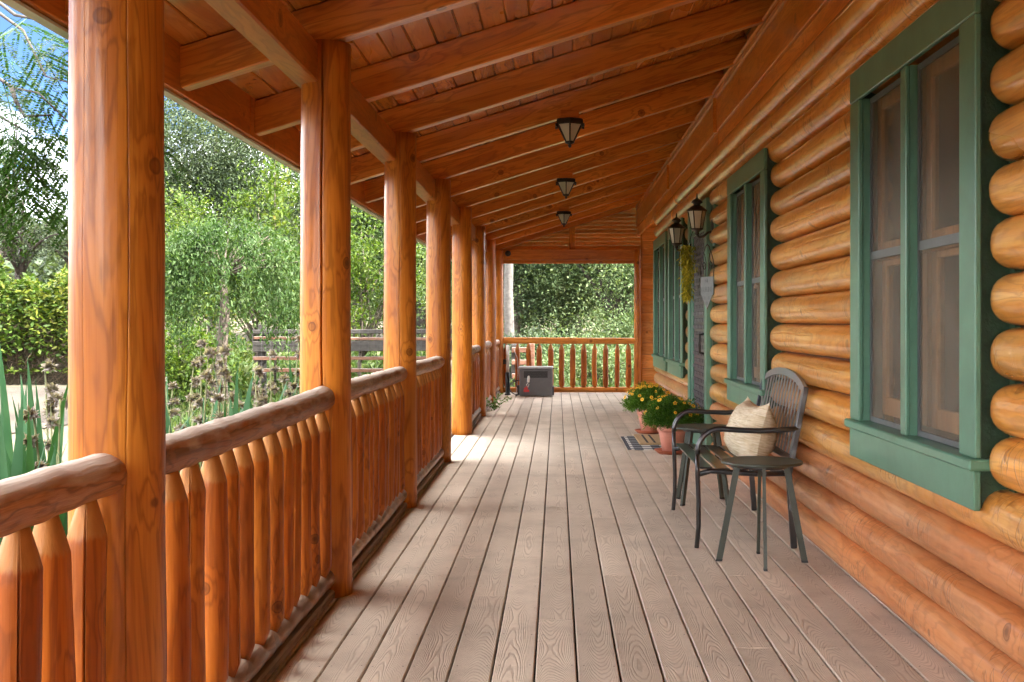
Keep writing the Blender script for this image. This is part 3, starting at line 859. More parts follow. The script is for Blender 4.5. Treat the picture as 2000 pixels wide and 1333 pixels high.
# ---- windows: green casing, sill, apron, mullion, screens, wooden sashes
def window(a, b, label):
    t = thing('window', None, None, (1.28, (a + b) / 2, 0))
    t.parent = house; t.location = (1.28 - 1.4, (a + b) / 2 - 8, 0); t['label'] = label
    w = (b - a) / 2; cw = 0.145; zt = 2.262; zs = 0.76
    def part(name, mat, *boxes, kind=None):
        m = MB()
        for bx in boxes: m.box(*bx)
        return m.build(name, mat, t, kind=kind)
    part('head_casing', M_GREEN, (0, 0.022, -w, w, zt - 0.132, zt, 0.004))
    for s in (-1, 1):
        y0, y1 = (-w, -w + cw) if s < 0 else (w - cw, w)
        part('side_casing', M_GREEN, (0.001, 0.022, y0, y1, zs + 0.001, zt - 0.1335, 0.004))
    part('mullion', M_GREEN, (0.006, 0.024, -0.034, 0.034, zs + 0.001, zt - 0.1335, 0.004))
    part('sill', M_GREEN, (-0.022, 0.1, -w - 0.014, w + 0.014, zs - 0.036, zs, 0.006))
    part('apron', M_GREEN, (-0.002, 0.022, -w + 0.004, w - 0.004, 0.60, zs - 0.0375, 0.004))
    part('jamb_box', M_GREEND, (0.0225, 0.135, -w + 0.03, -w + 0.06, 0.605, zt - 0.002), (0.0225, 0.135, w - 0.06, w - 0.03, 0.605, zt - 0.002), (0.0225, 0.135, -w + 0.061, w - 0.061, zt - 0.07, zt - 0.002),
         (0.0225, 0.135, -w + 0.061, w - 0.061, 0.605, zs - 0.06))  # dark green stands in for the shaded side of the casing
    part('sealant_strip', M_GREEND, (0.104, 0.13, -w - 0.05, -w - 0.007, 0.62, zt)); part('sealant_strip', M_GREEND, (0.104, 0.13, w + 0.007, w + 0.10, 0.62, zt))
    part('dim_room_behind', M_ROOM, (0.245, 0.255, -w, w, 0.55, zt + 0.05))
    for s in (-1, 1):
        y0, y1 = (-w + cw, -0.034) if s < 0 else (0.034, w - cw)
        ztt = zt - 0.132; f = 0.022
        part('screen_frame', plain('screen_frame_grey', (0.10, 0.10, 0.10), 0.5) if False else M_SFRAME, (0.05, 0.062, y0, y0 + f, zs + 0.002, ztt), (0.05, 0.062, y1 - f, y1, zs + 0.002, ztt),
             (0.0502, 0.0618, y0 + f, y1 - f, zs + 0.002, zs + f), (0.0502, 0.0618, y0 + f, y1 - f, ztt - f, ztt), (0.0502, 0.0618, y0 + f, y1 - f, 1.445, 1.478))
        part('reveal', M_GREEN, (0.0225, 0.062, y0 - 0.03, y0 - 0.0005, zs + 0.002, ztt)); part('reveal', M_GREEN, (0.0225, 0.062, y1 + 0.0005, y1 + 0.03, zs + 0.002, ztt))
        part('insect_screen', M_SCREEN, (0.055, 0.0565, y0 + 0.004, y1 - 0.004, zs + 0.01, ztt - 0.005))
        for (za, zb_, x) in ((zs + 0.03, 1.47, 0.105), (1.44, ztt, 0.085)):
            sash = part('sash', M_SASH, (x, x + 0.03, y0 - 0.01, y0 + 0.05, za, zb_, 0.003), (x, x + 0.03, y1 - 0.05, y1 + 0.01, za, zb_, 0.003),
                        (x + 0.001, x + 0.029, y0 + 0.0505, y1 - 0.0505, za, za + 0.075, 0.003), (x + 0.001, x + 0.029, y0 + 0.0505, y1 - 0.0505, zb_ - 0.055, zb_, 0.003))
            part('pane', M_PANE, (x + 0.013, x + 0.017, y0 + 0.05, y1 - 0.05, za + 0.075, zb_ - 0.055))
M_SFRAME = plain('screen_frame_grey', (0.075, 0.08, 0.08), 0.45)
for (a, b), lab in zip(WINS, ('large green framed window nearest the camera', 'green framed window behind the bench', 'green framed window just past the door', 'farthest green framed window')):
    window(a, b, lab)

# ---- door: green casing, dark screen door with woven lattice, handle
t = thing('door', None, None); t.parent = house; t.location = (1.29 - 1.4, (DOOR[0] + DOOR[1]) / 2 - 8, 0); t['label'] = 'green framed entrance with a dark lattice screen door'
w = (DOOR[1] - DOOR[0]) / 2
def dpart(name, mat, *boxes, kind=None):
    m = MB()
    for bx in boxes: m.box(*bx)
    return m.build(name, mat, t, kind=kind)
dpart('casing', M_GREEN, (0, 0.05, -w, -w + 0.15, 0.004, 2.11, 0.004)); dpart('casing', M_GREEN, (0, 0.05, w - 0.15, w, 0.004, 2.11, 0.004))
dpart('head_casing', M_GREEN, (-0.001, 0.05, -w, w, 2.112, 2.262, 0.004))
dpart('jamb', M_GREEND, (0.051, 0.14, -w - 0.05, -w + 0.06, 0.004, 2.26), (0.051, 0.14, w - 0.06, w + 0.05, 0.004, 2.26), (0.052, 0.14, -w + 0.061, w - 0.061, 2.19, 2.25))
sd = dpart('screen_door', M_GREEN, (0.02, 0.05, -w + 0.152, -w + 0.24, 0.02, 2.108, 0.003), (0.02, 0.05, w - 0.24, w - 0.152, 0.02, 2.108, 0.003),
           (0.021, 0.049, -w + 0.2405, w - 0.2405, 0.02, 0.16, 0.003), (0.021, 0.049, -w + 0.2405, w - 0.2405, 2.0, 2.108, 0.003))
lt = MB()
for i in range(30):
    for j in range(9):
        y = -w + 0.28 + j * 0.115 + (0.057 if i % 2 else 0); z = 0.19 + i * 0.062
        if y + 0.06 < w - 0.24: lt.box(0.028, 0.036, y, y + 0.075, z, z + 0.036, 0.003)
lt.box(0.0365, 0.042, -w + 0.24, w - 0.24, 0.16, 2.0)
lt.build('lattice', plain('dark_lattice_metal', (0.045, 0.04, 0.05), 0.4, var=0.2), sd, kind='stuff')
hm = MB(); hm.tube([(0.018, 0, 0.9), (-0.03, 0, 0.91), (-0.035, 0, 1.0), (-0.03, 0, 1.07), (0.018, 0, 1.08)], 0.011, 8); hm.box(0.008, 0.02, -0.02, 0.02, 0.87, 1.11, 0.003)
hm.build('handle', M_IRON, sd, (0, -w + 0.20, 0))
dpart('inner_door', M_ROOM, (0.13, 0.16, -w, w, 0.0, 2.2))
dpart('threshold', M_GREEN, (-0.02, 0.12, -w + 0.15, w - 0.15, 0.003, 0.019, 0.004))
# dark green backing boards behind the wall lanterns

# ================================================================== THINGS ON THE PORCH
# ------------------------------------------------------------------ garden bench
bench = thing('garden_bench', 'black metal garden bench with arched slatted back against the log wall', 'bench', (1.0, 6.76, 0))
def bp(name, mb, mat=M_BLACK, parent=None): return mb.build(name, mat, parent or bench)
BHW = 0.62
for s in (-1, 1):
    y = s * BHW
    m = MB()
    path = [(-0.272, y, 0.004), (-0.262, y, 0.12), (-0.262, y, 0.25), (-0.268, y, 0.40), (-0.268, y, 0.49)]
    m.tube(path, 0.0125, 8); bp('front_leg', m)
    m = MB()
    arc = [(-0.268, y, 0.491)] + [(-0.268 + 0.115 * (1 - math.cos(a)), y, 0.50 + 0.125 * math.sin(a)) for a in np.linspace(0.15, PI / 2, 8)]
    arc += [(-0.05, y, 0.618), (0.05, y, 0.614), (0.15, y, 0.618), (0.256, y, 0.625)]
    m.tube(arc, 0.0145, 8); bp('armrest', m)
    m = MB(); m.box(-0.016, 0.016, -0.012, 0.012, 0, 0.42, 0.003, Matrix.Translation((0.235, y, 0.002)) @ Matrix.Rotation(R(-4), 4, 'Y') @ Matrix.Identity(4)); bp('rear_leg', m)
    m = MB(); m.tube([(-0.268, y * 0.99, 0.385), (-0.2, y * 0.99, 0.405), (-0.1, y * 0.99, 0.398), (0.05, y * 0.99, 0.388), (0.21, y * 0.99, 0.392)], 0.012, 6, flat=1.3); bp('seat_rail', m)
for i in range(5):
    x0 = -0.258 + 0.093 * i; dz = [0.012, 0.004, 0.0, -0.003, -0.002][i]
    m = MB(); m.box(x0, x0 + 0.070, -BHW + 0.013, BHW - 0.013, 0.402 + dz, 0.412 + dz, 0.003); bp('seat_slat', m)
# back: leaning plane from (0.205,0.43) to (0.285,0.83)
BT = Matrix.Translation((0.212, 0, 0.40)) @ Matrix.Rotation(R(11), 4, 'Y')
def arch(y): return 0.428 + 0.078 * (1 - (abs(y) / BHW) ** 2.4)
def bt(p): return BT @ Vector(p)
for s in (-1, 1):
    m = MB(); m.box(-0.014, 0.014, s * BHW - 0.012, s * BHW + 0.012, -0.01, 0.452, 0.003, BT); bp('back_post', m)
V = []; ys = np.linspace(-BHW + 0.013, BHW - 0.013, 29)
m = MB()
for y in ys:
    z = arch(y)
    for (dx, dz) in ((-0.010, -0.020), (0.010, -0.020), (0.010, 0.020), (-0.010, 0.020)): V.append(bt((dx, y, z + dz)))
F = []
for i in range(len(ys) - 1):
    for k in range(4): F.append((i * 4 + k, i * 4 + (k + 1) % 4, i * 4 + 4 + (k + 1) % 4, i * 4 + 4 + k))
F += [(3, 2, 1, 0), tuple((len(ys) - 1) * 4 + k for k in range(4))]
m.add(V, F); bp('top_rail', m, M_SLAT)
m = MB(); m.box(-0.010, 0.010, -BHW + 0.013, BHW - 0.013, 0.05, 0.085, 0.003, BT); bp('bottom_back_rail', m)
for i in range(14):
    y = -BHW + 0.08 + i * (2 * BHW - 0.16) / 13
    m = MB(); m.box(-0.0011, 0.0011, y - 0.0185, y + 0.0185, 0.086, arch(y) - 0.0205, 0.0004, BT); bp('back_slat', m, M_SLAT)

# ------------------------------------------------------------------ pillow
def pillow():
    nu, nv = 30, 22
    W, H, T = 0.285, 0.178, 0.125
    V = []; F = []
    def pt(u, v, side):
        k = (1 - abs(u) ** 2.6) ** 0.7 * (1 - abs(v) ** 2.6) ** 0.7 * (1 - 0.2 * v)
        pin = 1 - 0.13 * (1 - v * v) * abs(u) ** 3
        pin2 = 1 - 0.26 * (1 - u * u) * abs(v) ** 3 * (v > 0)
        wr = 0.004 * math.sin(9 * u + 4 * v) + 0.003 * math.sin(17 * v - 5 * u)
        return (side * (T * k + wr * k), W * u * pin, H * v * pin2 )
    for side in (-1, 1):
        b = len(V)
        for j in range(nv + 1):
            for i in range(nu + 1): V.append(pt(-1 + 2 * i / nu, -1 + 2 * j / nv, side))
        for j in range(nv):
            for i in range(nu):
                q = (b + j * (nu + 1) + i, b + j * (nu + 1) + i + 1, b + (j + 1) * (nu + 1) + i + 1, b + (j + 1) * (nu + 1) + i)
                F.append(q if side > 0 else q[::-1])
    return new_mesh('throw_pillow', V, F, M_STRAW, True)
pw = thing('throw_pillow', 'cream woven straw lumbar pillow leaning on the black bench', 'pillow', (1.095, 6.64, 0.415))
obj('cover', pillow(), pw, (0, 0, 0.16), (0, R(13), R(3)))
m = MB(); m.box(-0.002, 0.002, -0.008, 0.008, 0, 0.028); m.build('care_tag', M_WHITE, pw, (-0.01, -0.262, 0.012))
m = MB()
sp = [Matrix.Rotation(R(3), 4, 'Z') @ Matrix.Rotation(R(13), 4, 'Y') @ Vector((0, -0.268 + 0.027 * (1 - v * v), 0.162 * v)) for v in np.linspace(-1, 1, 14)]
m.tube([(p.x, p.y, p.z) for p in sp], 0.0035, 6); m.build('piping', M_STRAW, pw, (0, 0, 0.16))

# ------------------------------------------------------------------ side tables
def side_table(loc, rot, label):
    t = thing('side_table', label, 'table', loc, rot, 'small round metal side tables')
    m = MB(); m.lathe([(0.0, 0.484), (0.186, 0.484), (0.197, 0.486), (0.2, 0.489), (0.2, 0.497), (0.197, 0.5), (0.19, 0.4985), (0.0, 0.4985)], 48)
    m.build('tabletop', M_OLIVE, t)
    m = MB(); m.lathe([(0.118, 0.466), (0.126, 0.466), (0.126, 0.483), (0.118, 0.483)], 32); m.build('under_ring', M_BLACK, t)
    for k in range(4):
        a = PI / 2 * k
        d = Vector((math.cos(a), math.sin(a), 0)); s = Vector((-math.sin(a), math.cos(a), 0))
        V = []
        for (r, z, w) in ((0.207, 0.012, 0.014), (0.118, 0.482, 0.014)):
            for (o, q) in ((-0.015, -1), (0.015, -1), (0.015, 1), (-0.015, 1)): V.append(d * (r + o) + s * (w * 0.55 * q) + Vector((0, 0, z)))
        m = MB(); m.add(V, [(3, 2, 1, 0), (4, 5, 6, 7)] + [(i, (i + 1) % 4, 4 + (i + 1) % 4, 4 + i) for i in range(4)])
        lg = m.build('leg', M_OLIVE, t)
        V = []
        for (r, z) in ((0.2095, 0.0008), (0.207, 0.0118)):
            for (o, q) in ((-0.016, -1), (0.016, -1), (0.016, 1), (-0.016, 1)): V.append(d * (r + o) + s * (0.0087 * q) + Vector((0, 0, z)))
        m = MB(); m.add(V, [(3, 2, 1, 0), (4, 5, 6, 7)] + [(i, (i + 1) % 4, 4 + (i + 1) % 4, 4 + i) for i in range(4)])
        m.build('foot_cap', M_RUBBER, lg)
side_table((1.008, 5.80, 0.0), R(-5), 'olive metal side table in front of the bench, nearest the camera')
side_table((0.955, 7.72, 0.0), R(45), 'olive metal side table at the far end of the bench, beside the flower pots')

# ------------------------------------------------------------------ leaf clouds
def leaf_quads(C, D, L, W, rs):
    n = len(C)
    rnd_ = rs.normal(size=(n, 3)) * 0.6 + np.array([0, 0, 1.0])
    Sd = np.cross(D, rnd_); Sd /= np.linalg.norm(Sd, axis=1, keepdims=True) + 1e-9
    L = np.broadcast_to(np.asarray(L, float), (n,))[:, None]; W = np.broadcast_to(np.asarray(W, float), (n,))[:, None]
    mid = C + D * L * 0.45
    return np.stack([C, mid - Sd * W / 2, C + D * L, mid + Sd * W / 2], axis=1)
def unit(v): return v / (np.linalg.norm(v, axis=-1, keepdims=True) + 1e-9)

M_MARI = leafy('feathery_leaves', [(0.0, (0.025, 0.07, 0.008)), (0.5, (0.08, 0.19, 0.025)), (1.0, (0.20, 0.36, 0.06))], 0.3, k=1.0)
M_PETAL = plain('yellow_petals', (0.78, 0.47, 0.015), 0.6, var=0.2, scale=30)
M_FEYE = plain('orange_flower_eye', (0.32, 0.09, 0.01), 0.7)
def flower_pot(loc, label, seed, rx, rz, ph, pr, front):
    rs = np.random.RandomState(seed); rr_ = random.Random(seed)
    t = thing('potted_flowers', label, 'potted plant', loc, 0, 'flower pots by the door')
    m = MB(); m.lathe([(0.0, 0.002), (pr * 0.95, 0.002), (pr * 1.22, 0.032), (pr * 1.24, 0.036), (pr * 1.16, 0.036), (pr * 0.92, 0.012), (0, 0.012)], 32); m.build('saucer', M_TERRAR, t)
    m = MB(); m.lathe([(0.0, 0.0125), (pr * 0.68, 0.0125), (pr * 0.93, ph - 0.055), (pr * 0.935, ph - 0.052), (pr * 1.02, ph - 0.05), (pr * 1.04, ph), (pr * 0.94, ph), (pr * 0.92, ph - 0.03), (0.0, ph - 0.03)], 32)
    m.build('pot', M_TERRA, t)
    n = 14000
    u = unit(rs.normal(size=(n, 3))); u[:, 2] = np.abs(u[:, 2]) * 1.0 - 0.25 * (rs.rand(n))
    ctr = np.array([0, 0, ph + 0.03])
    rad_ = rs.rand(n) ** 0.45
    lump = 1 + 0.13 * np.sin(5 * u[:, 0] + seed) * np.cos(4 * u[:, 1] + 1) + 0.08 * np.sin(11 * u[:, 2] + 7 * u[:, 0])
    C = ctr + u * rad_[:, None] * lump[:, None] * np.array([rx, rx, rz])
    D = unit(u * 0.8 + rs.normal(size=(n, 3)) * 0.55 + np.array([0, 0, 0.35]))
    me = quad_mesh('foliage', leaf_quads(C, D, rs.uniform(0.02, 0.05, n), rs.uniform(0.004, 0.009, n), rs), M_MARI)
    obj('foliage', me, t)
    pm = MB(); em = MB()
    for i in range(front):
        a = rr_.uniform(PI * 0.75, PI * 1.85) if i % 4 else rr_.uniform(0, 2 * PI)
        e = rr_.uniform(0.35, 1.35)
        d = Vector((math.cos(a) * math.cos(e), math.sin(a) * math.cos(e), math.sin(e)))
        c = Vector(ctr) + Vector((d.x * rx, d.y * rx, d.z * rz)) * rr_.uniform(1.0, 1.08)
        nrm = (d + Vector((rr_.uniform(-.3, .3), -0.35, rr_.uniform(0, .5)))).normalized()
        u1 = nrm.orthogonal().normalized(); u2 = nrm.cross(u1)
        fr = rr_.uniform(0.014, 0.026); npet = rr_.choice([5, 7, 8])
        for k in range(npet):
            b = 2 * PI * k / npet
            e1 = u1 * math.cos(b) + u2 * math.sin(b); e2 = nrm.cross(e1)
            pm.add([c + e1 * 0.003, c + e1 * fr * 0.6 + e2 * fr * 0.38 + nrm * 0.003, c + e1 * fr + nrm * 0.001, c + e1 * fr * 0.6 - e2 * fr * 0.38 + nrm * 0.003], [(0, 1, 2, 3)])
        em.add([c + (u1 * math.cos(q) + u2 * math.sin(q)) * fr * 0.33 + nrm * 0.005 for q in np.linspace(0, 2 * PI, 7)[:-1]] + [c + nrm * 0.009], [(k, (k + 1) % 6, 6) for k in range(6)])
    pm.build('petals', M_PETAL, t, kind='stuff'); em.build('flower_eyes', M_FEYE, t, kind='stuff')
flower_pot((0.985, 12.55, 0.0), 'farther terracotta pot of yellow flowers, past the doormat', 3, 0.275, 0.25, 0.25, 0.13, 64)
flower_pot((1.04, 10.60, 0.0), 'nearer terracotta pot of yellow flowers, next to the bench and side table', 4, 0.27, 0.245, 0.25, 0.135, 30)

# ------------------------------------------------------------------ doormats
def plaid():
    m, nt, bs, out = mat_new('black_white_check')
    p, rnd, raw = local_coords(nt)
    sp_ = nd(nt, 'ShaderNodeSeparateXYZ', {0: raw})
    def band(s, per, ph=0.0): return math_(nt, 'GREATER_THAN', math_(nt, 'FRACT', math_(nt, 'MULTIPLY_ADD', s, 1 / per, 50.0 + ph)), 0.5)
    a = band(sp_.outputs[0], 0.17); b = band(sp_.outputs[1], 0.17)
    f = math_(nt, 'MULTIPLY', math_(nt, 'ADD', a, b), 0.5)
    c = ramp_(nt, f, [(0.0, (0.62, 0.60, 0.56)), (0.5, (0.16, 0.165, 0.18)), (1.0, (0.012, 0.012, 0.015))])
    nt.links.new(c, bs.inputs['Base Color']); bs.inputs['Roughness'].default_value = 0.95
    n = nd(nt, 'ShaderNodeTexNoise', {'Vector': raw, 'Scale': 300.0}).outputs[0]
    bb = nd(nt, 'ShaderNodeBump', {'Height': n, 'Strength': 0.6, 'Distance': 0.003}); nt.links.new(bb.outputs[0], bs.inputs['Normal'])
    return m
def coir():
    m, nt, bs, out = mat_new('coir_fibre')
    p, rnd, raw = local_coords(nt)
    n = nd(nt, 'ShaderNodeTexNoise', {'Vector': raw, 'Scale': 160.0, 'Detail': 3.0}).outputs[0]
    nt.links.new(ramp_(nt, n, [(0.3, (0.30, 0.19, 0.09)), (0.7, (0.52, 0.37, 0.20))]), bs.inputs['Base Color']); bs.inputs['Roughness'].default_value = 0.95
    bb = nd(nt, 'ShaderNodeBump', {'Height': n, 'Strength': 0.8, 'Distance': 0.004}); nt.links.new(bb.outputs[0], bs.inputs['Normal'])
    return m
M_PLAID = plaid()
mat_t = thing('checked_rug', 'black and white checked fringed rug lying under the coir doormat', 'rug', (0.97, 11.5, 0.0))
m = MB(); m.box(-0.28, 0.28, -0.64, 0.64, 0.001, 0.008, 0.002); m.build('rug_field', M_PLAID, mat_t)
fr = MB()
for i in range(20):
    y = -0.62 + i * 0.0645
    fr.box(-0.315, -0.281, y, y + 0.034, 0.001, 0.004)
fr.build('fringe', plain('dark_fringe', (0.06, 0.065, 0.08), 0.95), mat_t, kind='stuff')
mt = thing('doormat', 'tan coir doormat with dark stripes on top of the checked rug', 'doormat', (0.99, 11.70, 0.0088))
m = MB(); m.box(-0.20, 0.22, -0.46, 0.46, 0, 0.016, 0.004); m.build('coir_pile', coir(), mt)
m = MB()
for x in (-0.13, -0.06, 0.10): m.box(x, x + 0.022, -0.40, 0.40, 0.0162, 0.0172)
m.build('stripe', plain('dark_print', (0.03, 0.022, 0.018), 0.95), mt)

# ------------------------------------------------------------------ wall lanterns
def hexpanes(t, r0, z0, r1, z1, mat, rib_mat, rib=0.005, name='pane'):
    for k in range(6):
        a0 = PI / 3 * k; a1 = PI / 3 * (k + 1)
        V = [(r * math.cos(a), r * math.sin(a), z) for (r, z, a) in ((r0, z0, a0), (r0, z0, a1), (r1, z1, a1), (r1, z1, a0))]
        c = Vector((math.cos((a0 + a1) / 2), math.sin((a0 + a1) / 2), 0)) * 0.002
        V = V + [(v[0] - c.x, v[1] - c.y, v[2]) for v in V]
        m = MB(); m.add(V, [(0, 1, 2, 3), (7, 6, 5, 4), (0, 4, 5, 1), (1, 5, 6, 2), (2, 6, 7, 3), (3, 7, 4, 0)]); m.build(name, mat, t)
        m = MB(); m.tube([(r0 * math.cos(a0), r0 * math.sin(a0), z0), (r1 * math.cos(a0), r1 * math.sin(a0), z1)], rib, 6); m.build('rib', rib_mat, t)
def wall_lantern(y, z, label):
    X = 1.185
    t = thing('wall_lantern', label, 'lantern', (X, y, z), 0, 'lanterns beside the door')
    t.scale = (0.92, 0.92, 0.92); t.location.x = 1.195
    hexpanes(t, 0.052, -0.085, 0.082, 0.075, M_CLEAR, M_IRON)
    m = MB(); m.lathe([(0.088, 0.073), (0.098, 0.078), (0.094, 0.084), (0.055, 0.118), (0.032, 0.128), (0.030, 0.140), (0.052, 0.152), (0.054, 0.160), (0.036, 0.180), (0.016, 0.192), (0.008, 0.200), (0.005, 0.240), (0.0, 0.243)], 12); m.build('cap', M_IRON, t)
    m = MB(); m.lathe([(0.0, -0.150), (0.012, -0.146), (0.022, -0.135), (0.018, -0.120), (0.034, -0.108), (0.058, -0.094), (0.060, -0.086), (0.0, -0.084)], 12); m.build('base_cup', M_IRON, t)
    m = MB(); m.tube([(0, 0, -0.145), (0.02, 0, -0.165), (0.06, 0, -0.16), (0.10, 0, -0.125), (0.135, 0, -0.115)], [0.010, 0.012, 0.012, 0.012, 0.014], 8); m.build('arm', M_IRON, t)
    m = MB(); m.box(0.132, 0.152, -0.045, 0.045, -0.21, 0.02, 0.006); m.build('wall_plate', M_IRON, t)
    m = MB(); m.box(0.150, 0.20, -0.085, 0.085, -0.25, 0.28, 0.005); m.build('green_backing_board', M_GREEND if False else M_GREEN, t)
    m = MB(); m.lathe([(0.0, -0.084), (0.014, -0.084), (0.014, -0.02), (0.010, 0.0), (0.010, 0.03), (0.0, 0.045)], 10); m.build('candle', M_WHITE, t)
wall_lantern(10.06, 2.06, 'wall lantern on the near side of the door, larger in view and higher')
wall_lantern(11.78, 2.05, 'wall lantern on the far side of the door, above the dried swag')

# ------------------------------------------------------------------ ceiling lights
def ceiling_light(y, label):
    x = 0.095
    zt = zr(x)
    t = thing('ceiling_light', label, 'ceiling light', (x, y, zt - 0.015), 0, 'hexagonal lanterns under the rafters')
    m = MB(); m.box(-0.07, 0.07, -0.05, 0.05, -0.012, 0.05, 0.004); m.build('mounting_block', M_RAFT, t)
    m = MB(); m.lathe([(0.0, -0.012), (0.10, -0.013), (0.112, -0.022), (0.112, -0.050), (0.104, -0.056), (0.0, -0.056)], 6, smooth=False, ph=R(30)); m.build('canopy', M_IRON, t)
    g = thing('glass_cage'); g.parent = t; g.location = (0, 0, 0); g.rotation_euler = (0, 0, R(30))
    hexpanes(g, 0.028, -0.185, 0.098, -0.056, M_FROST, M_IRON, 0.0055)
    m = MB(); m.lathe([(0.0, -0.225), (0.008, -0.220), (0.014, -0.208), (0.010, -0.198), (0.034, -0.190), (0.036, -0.176), (0.0, -0.172)], 10); m.build('finial', M_IRON, t)
    for k in range(6):
        a = PI / 3 * k + R(30)
        m = MB(); m.box(0.104, 0.124, -0.006, 0.006, -0.075, -0.05, 0.002, Matrix.Rotation(a, 4, 'Z')); m.build('corner_tab', M_IRON, t)
ceiling_light(8.775, 'nearest and largest hexagonal ceiling lantern under the rafters')
ceiling_light(12.40, 'middle hexagonal ceiling lantern of the three under the rafters')
ceiling_light(16.06, 'farthest and smallest hexagonal ceiling lantern, before the gable')

# ------------------------------------------------------------------ swag on the door and hanging sign
M_SWAG = leafy('yellow_green_swag', [(0.0, (0.10, 0.12, 0.01)), (0.5, (0.32, 0.30, 0.03)), (1.0, (0.62, 0.48, 0.04))], 0.3, k=1.0)
rs = np.random.RandomState(12)
n = 2600
tt = rs.rand(n)
C = np.stack([rs.normal(size=n) * 0.030 * (1.15 - tt * 0.6), rs.normal(size=n) * 0.075 * (1.1 - 0.6 * tt) + 0.03 * np.sin(tt * 9), -0.50 * tt + 0.04], axis=1)
D = unit(np.stack([rs.normal(size=n) * 0.7 - 0.2, rs.normal(size=n) * 0.8, -0.5 - rs.rand(n)], axis=1))
t = thing('door_swag', 'yellow green dried flower swag hanging on the door', 'wreath', (1.215, 10.95, 1.86))
obj('sprigs', quad_mesh('sprigs', leaf_quads(C, D, rs.uniform(0.02, 0.06, n), rs.uniform(0.005, 0.013, n), rs), M_SWAG), t)
m = MB(); m.tube([(0.03, 0, 0.05), (0.0, 0.01, -0.1), (0.01, 0.0, -0.3), (0.0, 0.02, -0.44)], 0.006, 6)
m.tube([(0.0, 0.0, 0.03), (0.045, 0.0, 0.16), (0.07, 0.0, 0.2)], 0.004, 6); m.build('stem', M_IRON, t)

t = thing('hanging_sign', 'weathered grey metal sign with scrollwork hanging on the logs beside the door', 'sign', (1.262, 9.92, 1.32), R(21))
m = MB(); m.box(0, 0.006, -0.115, 0.115, 0.09, 0.245, 0.002); m.build('plate', M_SIGN, t)
sm = MB()
for s in (-1, 1):
    sm.tube([(0.003, s * 0.11, 0.245), (0.003, s * 0.12, 0.33), (0.003, s * 0.085, 0.42), (0.003, s * 0.03, 0.50), (0.003, 0, 0.515)], 0.0045, 6)
    sp_ = [(0.003, s * (0.055 + 0.035 * (1 - q / 14) * math.cos(q * 0.7)), 0.33 + 0.045 * (1 - q / 14) * math.sin(q * 0.7)) for q in range(13)]
    sm.tube(sp_, 0.004, 6)
    sm.tube([(0.003, s * 0.03, 0.245), (0.003, s * 0.02, 0.36), (0.003, s * 0.045, 0.44)], 0.004, 6)
sm.build('scrollwork', M_IRON, t)
pm = MB(); pm.add([(0, -0.095, 0.09), (0, 0.095, 0.09), (0, 0, -0.03), (0.005, -0.095, 0.09), (0.005, 0.095, 0.09), (0.005, 0, -0.03)], [(0, 2, 1), (3, 4, 5), (0, 1, 4, 3), (1, 2, 5, 4), (2, 0, 3, 5)])
pm.build('pendant', M_SIGN, t)
lm = MB()
# two rows of raised strokes: a short line and a wider line of capitals too worn to read
for (y, z, w, h) in ((-0.01, 0.205, 0.008, 0.03), (0.018, 0.205, 0.008, 0.03), (0.004, 0.201, 0.03, 0.007)): lm.box(-0.0015, -0.0002, y - w / 2, y + w / 2, z - h / 2 + 0.005, z + h / 2 + 0.005)
for i in range(7):
    y = -0.09 + i * 0.029
    lm.box(-0.0015, -0.0002, y, y + 0.006, 0.115, 0.158); lm.box(-0.0014, -0.0002, y + 0.006, y + 0.018, [0.115, 0.134, 0.152, 0.134, 0.115, 0.152, 0.134][i], [0.121, 0.14, 0.158, 0.14, 0.121, 0.158, 0.14][i])
lm.build('lettering', M_SIGNT, t, kind='stuff')
hm2 = MB()
for (y, z, r) in ((-0.035, 0.065, 0.016), (0.035, 0.065, 0.016), (0, 0.02, 0.018)):
    hm2.add([(-0.0008, y + r * math.cos(a), z + r * math.sin(a)) for a in np.linspace(0, 2 * PI, 9)[:-1]], [tuple(range(8))])
hm2.build('pendant_cutout', M_SIGNT, t, kind='stuff')

# ------------------------------------------------------------------ grey box, pipe and cable in the far corner
t = thing('utility_box', 'grey metal box with dark vent slot standing before the far railing', 'utility box', (-0.335, 18.82, 0.0))
m = MB(); m.box(-0.262, 0.262, -0.15, 0.19, 0.012, 0.44, 0.012); m.build('body', M_GREYP, t)
m = MB(); m.box(-0.282, 0.272, -0.17, 0.205, 0.442, 0.475, 0.010); m.build('lid', M_GREYL, t)
m = MB(); m.box(-0.19, 0.185, -0.1525, -0.1505, 0.30, 0.405); m.build('vent_slot', M_RUBBER, t)
m = MB()
for i in range(4): m.box(-0.185, 0.18, -0.158, -0.153, 0.312 + i * 0.024, 0.319 + i * 0.024)
m.build('louvre', M_BLACK, t)
m = MB(); m.tube([(-0.115, -0.165, 0.325), (-0.115, -0.185, 0.30), (-0.12, -0.19, 0.23)], [0.016, 0.021, 0.019], 10); m.build('spout', M_WHITE, t)
m = MB(); m.tube([(-0.12, -0.175, 0.225), (-0.15, -0.165, 0.19), (-0.125, -0.16, 0.15), (-0.11, -0.165, 0.20)], 0.005, 6); m.build('tag_loop', M_WHITE, t)
m = MB(); m.box(-0.195, -0.105, -0.1528, -0.1506, 0.075, 0.112); m.box(-0.19, -0.13, -0.1528, -0.1506, 0.118, 0.145); m.box(-0.165, -0.12, -0.1528, -0.1506, 0.15, 0.165); m.build('warning_print', M_RED, t)
m = MB(); m.box(0.262, 0.285, -0.10, 0.10, 0.02, 0.16, 0.006); m.box(0.262, 0.35, -0.02, 0.0, 0.435, 0.452, 0.004); m.box(-0.295, -0.263, -0.10, 0.0, 0.03, 0.18, 0.006); m.build('side_fitting', M_RUBBER, t)
